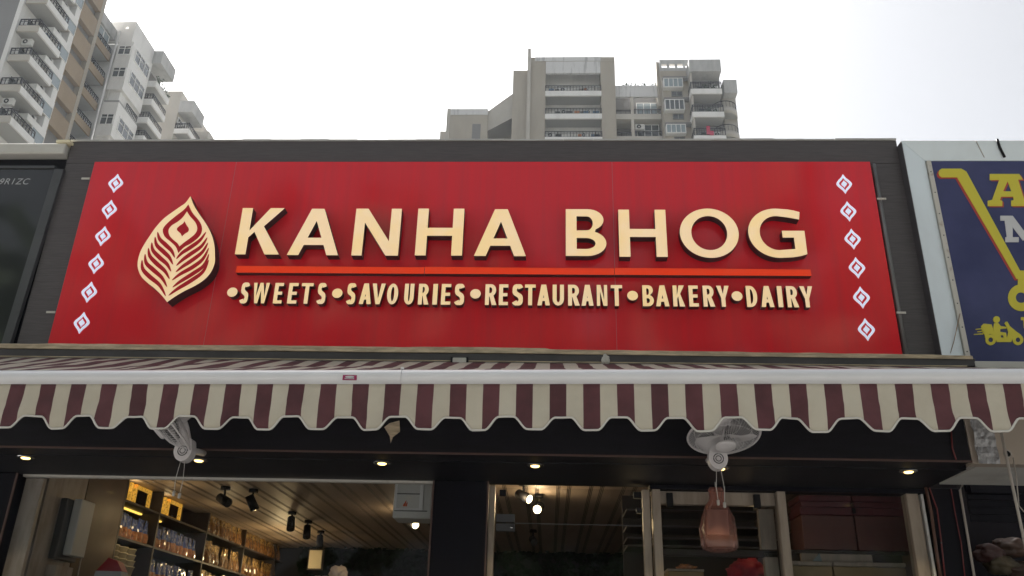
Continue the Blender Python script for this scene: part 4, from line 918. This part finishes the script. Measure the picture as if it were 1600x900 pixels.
def window(p, parent, face, a0, a1, z0, z1, pos, cols=2, frame='upvc', pm='pane', rows=1, fw_=.07):
    """face 'y': wall plane y=pos seen from -y; 'x': wall plane x=pos seen from +x"""
    m_ = MB(); g = MB()
    def bb(m, u0, u1, za, zb, d0, d1, mt):
        if face == 'y': m.box(u0, u1, pos-d0, pos+d1, za, zb, mt)
        else: m.box(pos-d1, pos+d0, u0, u1, za, zb, mt)
    bb(m_, a0, a1, z0, z0+fw_, .06, .02, frame); bb(m_, a0, a1, z1-fw_, z1, .06, .02, frame)
    for i in range(cols+1):
        c_ = a0+(a1-a0-fw_)*i/cols; bb(m_, c_, c_+fw_, z0+fw_+.001, z1-fw_-.001, .058, .02, frame)
    if rows > 1: bb(m_, a0+fw_, a1-fw_, (z0+z1)/2+.18, (z0+z1)/2+.18+fw_*.7, .054, .02, frame)
    o = part(p, m_, parent); bb(g, a0+.02, a1-.02, z0+.02, z1-.02, .02, .01, pm); part('pane', g, o); return o
def ac(parent, x, y, z, s=.8, face='y'):
    m_ = MB()
    if face == 'y':
        m_.box(x, x+s, y-.3, y, z, z+s*.7, 'acwhite', .02); m_.lathe([(s*.27, 0), (s*.27, .02), (0, .02)], (x+s*.4, y-.301, z+s*.35), (0, -1, 0), 'iron', 16); m_.torus((x+s*.4, y-.33, z+s*.35), (0, 1, 0), s*.27, .02, 'acwhite', 16, 4); m_.lathe([(s*.1, 0), (s*.1, .03), (0, .03)], (x+s*.4, y-.302, z+s*.35), (0, -1, 0), 'acwhite', 12)
    else:
        m_.box(x, x+.3, y, y+s, z, z+s*.7, 'acwhite', .02); m_.lathe([(s*.27, 0), (s*.27, .02), (0, .02)], (x+.301, y+s*.4, z+s*.35), (1, 0, 0), 'iron', 16); m_.torus((x+.33, y+s*.4, z+s*.35), (1, 0, 0), s*.27, .02, 'acwhite', 16, 4)
    return part('air_conditioner', m_, parent)
def potplants(parent, x0, x1, y, z, seed, h=.5, n=60, mt='plant'):
    rr = random.Random(seed); m_ = MB()
    for i in range(n):
        p = Vector((rr.uniform(x0, x1), y+rr.uniform(-.1, .1), z+abs(rr.gauss(0, h*.5)))); a = rr.uniform(0, 6.28); s = rr.uniform(.06, .16)
        u = Vector((math.cos(a), rr.uniform(-.4, .4), math.sin(a)))*s; v = Vector((-math.sin(a), .3, math.cos(a)))*s*.45; m_.face([p-u, p+v, p+u, p-v], mt)
    return part('balcony_plant', m_, parent)

# --- tower straight ahead, above the sign
Y = 69.0
ct_ = thing('apartment_tower', 'tan grey apartment tower with white balcony bands rising behind the middle of the red sign', 'building', (4, Y+5, 0))
part('lift_block', MB().slab([(-11.05, 0), (-6.75, 0), (-6.75, 55.42), (-11.05, 55.42)], [], Y, Y+9, 'tower_tan'), ct_)
part('block_step', B(-11.75, -11.052, Y+.5, Y+8, 0, 53.0, 'tower_beige'), ct_)
part('block_pier', B(-11.06, -10.72, Y-.12, Y-.002, 0, 55.44, 'tower_beige'), ct_)
part('stain_band', B(-10.7, -6.76, Y-.05, Y-.002, 54.7, 55.44, 'stained'), ct_)
part('door', B(-8.33, -7.45, Y-.04, Y-.002, 49.5, 53.55, 'recess'), ct_)
part('stair_ramp', MB().slab([(-6.74, 52.9), (-4.22, 54.5), (-4.22, 57.65), (-6.74, 55.42)], [], Y+.3, Y+4, 'tower_beige', 'recess'), ct_)
part('back_wall', B(-5.6, -4.22, Y+4.1, Y+5, 0, 53.8, 'tower_beige'), ct_)
part('mid_block', B(-4.21, -2.66, Y, Y+9, 0, 60.46, 'tower_tan'), ct_)
part('fin', B(-2.655, -2.32, Y-.6, Y+3, 0, 62.9, 'tower_beige'), ct_)
part('pier', B(-2.318, -.72, Y, Y+9, 0, 61.55, 'tower_tan'), ct_)
part('pier', B(5.17, 6.69, Y, Y+9, 0, 61.55, 'tower_tan'), ct_)
part('roof_beam', B(-2.318, 6.69, Y-.01, Y+9, 61.56, 62.17, 'tower_tan'), ct_)
part('stain_band', B(-1.9, 5.2, Y-.05, Y-.012, 61.66, 62.18, 'stained'), ct_)
part('top_panel', B(-.70, 5.15, Y-.08, Y+.2, 60.0, 61.555, 'stained'), ct_)
part('rear_wall', B(-.71, 5.16, Y+2.0, Y+3, 0, 61.54, 'tower_white'), ct_)
rt_ = random.Random(5)
for k in range(5):
    zt_ = 57.67-2.9*k
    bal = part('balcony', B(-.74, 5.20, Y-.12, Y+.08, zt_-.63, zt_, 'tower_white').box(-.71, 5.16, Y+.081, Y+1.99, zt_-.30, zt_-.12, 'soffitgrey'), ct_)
    railing((-.70, Y-.03), (5.16, Y-.03), zt_+.001, zt_+.75, bal, 18)
    window('window', ct_, 'y', .3, 1.6, zt_-.1, zt_+1.75, Y+1.98, 2, 'unitline', 'pane')
    window('window', ct_, 'y', 3.0, 4.0, zt_-.1, zt_+1.75, Y+1.98, 1, 'unitline', 'pane')
    if k < 3:
        ac(ct_, (.75, .85, -.55)[k], Y+1.0, zt_+.45, .9); ac(ct_, (3.3, 3.5, 3.0)[k], Y+1.2, zt_+.62, .8)
        for j in range((3, 4, 7)[k]):
            x = rt_.uniform(-.5, 4.7); part('laundry', B(x, x+rt_.uniform(.3, .8), Y+.12, Y+.16, zt_+.05, zt_+.5, ['laundry_orange', 'laundry_blue', 'acwhite', 'graphite', 'acwhite'][rt_.randrange(5)]), ct_)
# middle right bay
part('parapet', B(6.70, 11.46, Y+.6, Y+.9, 57.42, 58.85, 'stained'), ct_)
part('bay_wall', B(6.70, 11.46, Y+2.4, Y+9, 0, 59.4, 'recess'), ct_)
part('column', B(8.30, 8.62, Y+.62, Y+1.2, 0, 57.41, 'tower_beige'), ct_)
for k in range(4):
    zs = 55.2-2.78*k
    sl_ = part('floor_band', B(6.70, 11.46, Y+.58, Y+2.38, zs-.66, zs, 'tower_beige'), ct_)
    railing((6.75, Y+.75), (8.28, Y+.75), zs+.001, zs+.62, sl_); railing((8.65, Y+.75), (11.4, Y+.75), zs+.001, zs+.72, sl_)
    window('window', ct_, 'y', 9.0, 11.3, zs+.1, zs+2.1, Y+1.6, 3, 'upvc', ('panelight', 'pane')[k % 2], 2)
ac(ct_, 8.75, Y+1.3, 53.55, .95)
potplants(ct_, 7.2, 11.2, Y+.75, 58.86, 4, .35, 60)
# right block with pergola openings
RX0, RX1 = 11.48, 14.55
H_ = [[(x0, 60.72), (x1, 60.72), (x1, 61.22), (x0, 61.22)] for x0, x1 in ((11.68, 12.28), (12.5, 13.12), (13.35, 13.98), (14.2, 14.38))]
part('roof_screen', MB().slab([(RX0, 60.3), (RX1, 60.3), (RX1, 61.76), (RX0, 61.76)], H_, Y, Y+.35, 'concrete'), ct_)
part('roof_side', B(RX0-.3, RX0-.002, Y+.36, Y+2, 56, 61.76, 'tower_tan'), ct_)
part('block', B(RX0, RX1, Y+.002, Y+9, 0, 60.29, 'tower_tan'), ct_)
for k, (z0, z1) in enumerate(((57.72, 58.92), (54.85, 56.2), (52.0, 53.1), (49.2, 50.4))):
    bw = part('bay_window', B(11.70, 13.75, Y-.55, Y-.002, z0, z1, 'upvc').box(11.70, 14.45, Y-.56, Y-.004, z1+.001, z1+.26, 'recess'), ct_)
    window('window', ct_, 'y', 11.72, 13.73, z0+.02, z1-.02, Y-.57, 4, 'upvc', 'panelight' if k != 1 else 'pane')
    window('window', ct_, 'y', 12.55, 13.7, z0-.78, z0-.1, Y-.01, 2, 'unitline', 'pane')
    part('drain_pipe', MB().tube([(11.62, Y-.1, z0-1.2), (11.62, Y-.1, z1+.4)], .05, 'tower_beige', 6), ct_)
part('side_screen', B(14.35, 14.56, Y-1.4, Y-.002, 0, 60.2, 'tower_beige'), ct_)
PR = 1.7; q_ = (75-PR)/75
def fx(x): return x*q_
def fz(z): return 1.6+(z-1.6)*q_
part('roof_box', B(fx(14.62), fx(17.98), Y-PR, Y+1, fz(60.25), fz(61.78), 'concrete'), ct_)
part('block_rear', B(14.56, 17.7, Y+.003, Y+8, 0, 60.24, 'recess'), ct_)
for k in range(4):
    zt_ = fz(57.98-2.93*k); x0, x1 = fx(14.62), fx(17.88)
    bal = part('balcony', MB().slab([(x0, zt_-.62), (x1, zt_-.62), (x1, zt_), (x0, zt_)], [], Y-PR, Y-PR+.15, 'tower_white').box(x0, x0+.16, Y-PR+.151, Y-.01, zt_-.62, zt_, 'tower_white').box(x0+.161, x1, Y-PR+.151, Y-.01, zt_-.62, zt_-.45, 'soffitgrey'), ct_)
    railing((x0+.04, Y-PR+.08), (x1-.04, Y-PR+.08), zt_+.001, zt_+.9, bal, 12); railing((x0+.06, Y-PR+.2), (x0+.06, Y-.05), zt_+.002, zt_+.9, bal, 4)
    window('window', ct_, 'y', 15.2, 16.6, zt_-.3, zt_+1.6, Y-.02, 2, 'unitline', 'pane')
    ac(ct_, 16.5, Y-.4, zt_+.5, .85)
    if k != 2: potplants(ct_, 15.6, 17.0, Y-1.3, zt_+.1, 40+k, .8, 70)
part('laundry', B(15.55, 15.9, Y-PR-.1, Y-PR-.03, fz(52.2), fz(53.2), 'laundry_red').box(15.88, 16.25, Y-PR-.09, Y-PR-.02, fz(52.1), fz(52.6), 'laundry_red'), ct_)
part('wing', B(17.91, 19.30, Y+.4, Y+7, 0, 58.62, 'tower_beige'), ct_)
part('wing_box', B(17.95, 19.32, Y-.6, Y+.398, 57.0, 58.63, 'concrete'), ct_)
for k in range(3):
    zt_ = 55.0-2.9*k
    bal = part('wing_balcony', MB().lathe([(1.25, -.7), (1.35, -.7), (1.35, 0), (1.25, 0), (1.25, -.7)], (17.95, Y+.4, zt_), (0, 0, 1), 'tower_beige', 32).lathe([(1.25, -.6), (0, -.6)], (17.95, Y+.4, zt_), (0, 0, 1), 'soffitgrey', 32), ct_)
    m_ = MB().torus((17.95, Y+.4, zt_+.75), (0, 0, 1), 1.28, .045, 'iron', 32, 5)
    for i in range(20):
        a = i*math.pi/10; m_.tube([(17.95+1.28*math.cos(a), Y+.4+1.28*math.sin(a), zt_), (17.95+1.28*math.cos(a), Y+.4+1.28*math.sin(a), zt_+.75)], .022, 'iron', 4)
    part('railing', m_, bal)

# --- left tower, its long side running away from us
XA, YA = -40.3, 43.5; ST = 2.71
la = thing('apartment_tower', 'tall apartment tower cut by the left edge, with white balconies and tan bands', 'building', (-46, 48, 0))
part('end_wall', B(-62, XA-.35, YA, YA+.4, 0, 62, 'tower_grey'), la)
part('corner_strip', B(XA-.348, XA, YA-.02, YA+.5, 0, 62, 'tower_white'), la)
part('side_wall', B(-62, XA, YA+.51, 48.34, 0, 62, 'tower_white'), la)
part('bay_wall', B(XA+.002, -39.1, 47.75, 48.34, 0, 62, 'tower_white'), la)
for k in range(-3, 6):
    zt_ = 44.85+ST*k
    bal = part('balcony', B(-40.15, -38.56, YA, YA+.14, zt_-.55, zt_, 'tower_beige').box(-38.70, -38.56, YA+.141, 46.6, zt_-.55, zt_, 'tower_white').box(-40.29, -38.70, YA+.141, 46.6, zt_-.50, zt_-.34, 'soffitgrey'), la)  # long side lighter than the end: its extra light is put into the colour
    railing((-40.12, YA+.07), (-38.64, YA+.07), zt_+.001, zt_+.66, bal, 5); railing((-38.63, YA+.16), (-38.63, 46.55), zt_+.002, zt_+.66, bal, 8)
    window('window', la, 'x', 44.4, 46.2, zt_-.3, zt_+1.6, XA+.03, 2, 'upvc', 'pane')
    part('bay_parapet', B(XA+.003, -39.08, 45.85, 48.36, zt_+1.32, zt_+1.86, 'tower_white'), la)
    ac(la, -39.75, 46.55, zt_+1.9, .85, 'x')
    part('niche_wall', B(XA+.003, -40.0, 45.9, 47.74, zt_+1.87, zt_+2.94, 'recess'), la)
    window('window', la, 'x', 46.65, 48.3, zt_+.26, zt_+1.30, -39.1, 1, 'tower_white', 'panelight', 1, .04)
    part('bay_side', B(XA+.004, -39.13, 46.6, 47.74, zt_+.24, zt_+1.31, 'tower_beige'), la)
    if k % 2 == 0: ac(la, -40.0, YA+.9, zt_-1.3, .8, 'y')
for k in range(4):
    zt_ = 44.85+ST*(k-1); part('laundry', B(-38.9, -38.86, 44.6+k*.3, 45.2+k*.3, zt_+.05, zt_+.5, ['acwhite', 'laundry_blue', 'graphite', 'acwhite'][k]), la)
part('tan_core', B(-62, XA-.45, 48.345, 52.9, 0, 62, 'recess'), la)
part('tan_jamb', B(XA-.448, XA, 48.345, 50.1, 0, 62, 'tower_brown'), la)
part('tan_jamb', B(XA-.448, XA+.02, 52.5, 52.95, 0, 62, 'tower_tan'), la)
for k in range(-4, 5):
    z0 = 51.42+ST*k; part('tan_band', B(XA-.448, XA-.003, 50.102, 52.498, z0, z0+ST-1.0, 'tower_brown'), la)
part('loggia_rear', B(-62, XA-1.7, 52.951, 55.58, 0, 54.2, 'tower_white'), la)
part('loggia_top', B(XA-1.69, XA-.02, 52.955, 55.57, 53.55, 54.65, 'concrete'), la)
window('window', la, 'x', 53.1, 55.0, 51.9, 53.5, XA-.25, 2, 'upvc', 'panelight')
for k in range(5):
    z0 = 51.15-ST*k
    b2 = part('loggia_band', B(XA-.15, XA-.01, 52.955, 55.57, z0, z0+.75, 'tower_brown').box(XA-1.69, XA-.151, 52.955, 55.57, z0, z0+.15, 'soffitgrey'), la)
    railing((XA-.08, 53.0), (XA-.08, 55.5), z0+.751, z0+1.35, b2, 8)

# --- white tower beyond
YB, XB = 55.61, -38.45
lb = thing('apartment_tower', 'white apartment tower with bay windows and solid roof boxes, right of the tan banded tower', 'building', (-40, 60, 0))
HO = [(-39.62, 54.93), (-39.35, 54.93), (-39.35, 55.2), (-39.62, 55.2)]
part('roof_screen', MB().slab([(-44, 53.4), (-38.72, 53.4), (-38.72, 55.76), (-44, 55.76)], [HO], YB, YB+.3, 'tower_white'), lb)
part('roof_side', B(-38.98, -38.722, YB+.302, 59.8, 53.4, 55.76, 'tower_white'), lb)
part('shaft', B(-55, -38.75, YB+.303, 59.62, 0, 53.39, 'tower_white'), lb)
part('drain_pipe', MB().tube([(-40.05, YB-.1, 0), (-40.05, YB-.1, 54.6)], .09, 'tower_white', 8), lb)
for z0, z1 in ((50.5, 53.38), (48.05, 50.48), (43.2, 46.67), (37, 42)):
    part('bay_box', B(-39.85, XB, YB-.05, 59.3, z0, z1, 'tower_white'), lb)
for z0, z1 in ((51.87, 52.9), (49.36, 50.46), (44.26, 45.4)):
    window('window', lb, 'y', -39.72, -38.52, z0, z1, YB-.06, 2, 'upvc', 'pane', 2)
    window('window', lb, 'x', 56.2, 59.0, z0-.1, z1+.2, XB+.01, 3, 'upvc', 'pane', 2)
tb = part('terrace', B(-39.84, XB-.02, YB+.0, 59.2, 46.68, 46.9, 'soffitgrey'), lb)
railing((XB-.1, 57.0), (XB-.1, 59.1), 46.901, 47.6, tb, 8)
part('duct', B(-39.9, -39.65, YB-.06, YB+.2, 46.9, 48.04, 'nbwhite'), lb)
part('roof_box', B(-39.4, -37.8, 59.63, 62.6, 54.2, 55.66, 'concrete'), lb)
part('rear_block', B(-46, -39.42, 59.63, 63.2, 0, 55.4, 'recess'), lb)
for k, zt_ in enumerate((52.09, 50.03, 47.95, 45.9)):
    bal = part('balcony', B(-39.4, -37.8, 59.63, 59.77, zt_-.62, zt_, 'tower_white').box(-37.94, -37.8, 59.771, 62.6, zt_-.62, zt_, 'tower_white').box(-39.41, -37.94, 59.771, 62.6, zt_-.6, zt_-.42, 'soffitgrey'), lb)
    if k > 0: railing((-39.38, 59.7), (-37.87, 59.7), zt_+.001, zt_+.62, bal, 6); railing((-37.87, 59.8), (-37.87, 62.5), zt_+.002, zt_+.62, bal, 9)
m_ = MB(); rr = random.Random(2)
for i in range(240):
    p = Vector((-37.9+rr.gauss(0, .12), rr.uniform(59.8, 62.6), 52.1+abs(rr.gauss(0, .42)))); a = rr.uniform(0, 6.28); s = rr.uniform(.06, .18)
    u = Vector((.2, math.cos(a), math.sin(a)))*s; v = Vector((.4, -math.sin(a), math.cos(a)))*s*.4; m_.face([p-u, p+v, p+u, p-v], 'plant')
part('balcony_plant', m_, lb)

# --- third tower
lc = thing('apartment_tower', 'furthest white tower with one roof box, lowest of the three on the left', 'building', (-45, 74, 0))
part('shaft', B(-60, -40.42, 69.6, 78, 0, 58.36, 'tower_beige'), lc)
part('roof_box', B(-40.41, -38.85, 69.6, 72.6, 55.62, 57.1, 'concrete'), lc)
part('side_wing', B(-40.41, -38.3, 73.2, 78, 0, 55.6, 'tower_beige'), lc)
for zt_ in (53.5, 50.8):
    bal = part('balcony', B(-40.41, -38.82, 69.6, 69.75, zt_-.6, zt_, 'tower_white').box(-38.97, -38.82, 69.751, 72.6, zt_-.6, zt_, 'tower_white').box(-40.41, -38.97, 69.751, 72.6, zt_-.58, zt_-.42, 'soffitgrey'), lc)
    railing((-40.4, 69.68), (-38.88, 69.68), zt_+.001, zt_+.75, bal, 6); railing((-38.9, 69.76), (-38.9, 72.5), zt_+.002, zt_+.75, bal, 8)
window('window', lc, 'x', 69.9, 71.2, 53.6, 55.2, -40.39, 2, 'upvc', 'pane'); ac(lc, -40.3, 70.2, 54.0, .8, 'y')

# ------------------------------------------------------------------ air: pale morning haze round the whole scene
hm = bpy.data.materials.new('haze'); hm.use_nodes = True; t = hm.node_tree
for n in list(t.nodes): t.nodes.remove(n)
o_ = t.nodes.new('ShaderNodeOutputMaterial'); pv = t.nodes.new('ShaderNodeVolumePrincipled')
pv.inputs['Color'].default_value = (.80, .89, 1, 1); pv.inputs['Density'].default_value = .0003; pv.inputs['Anisotropy'].default_value = .2
t.links.new(pv.outputs[0], o_.inputs['Volume']); MATS['haze'] = hm
part('haze', B(-620, 620, -520, 920, -1.3, 66, 'haze'), None, kind='stuff')
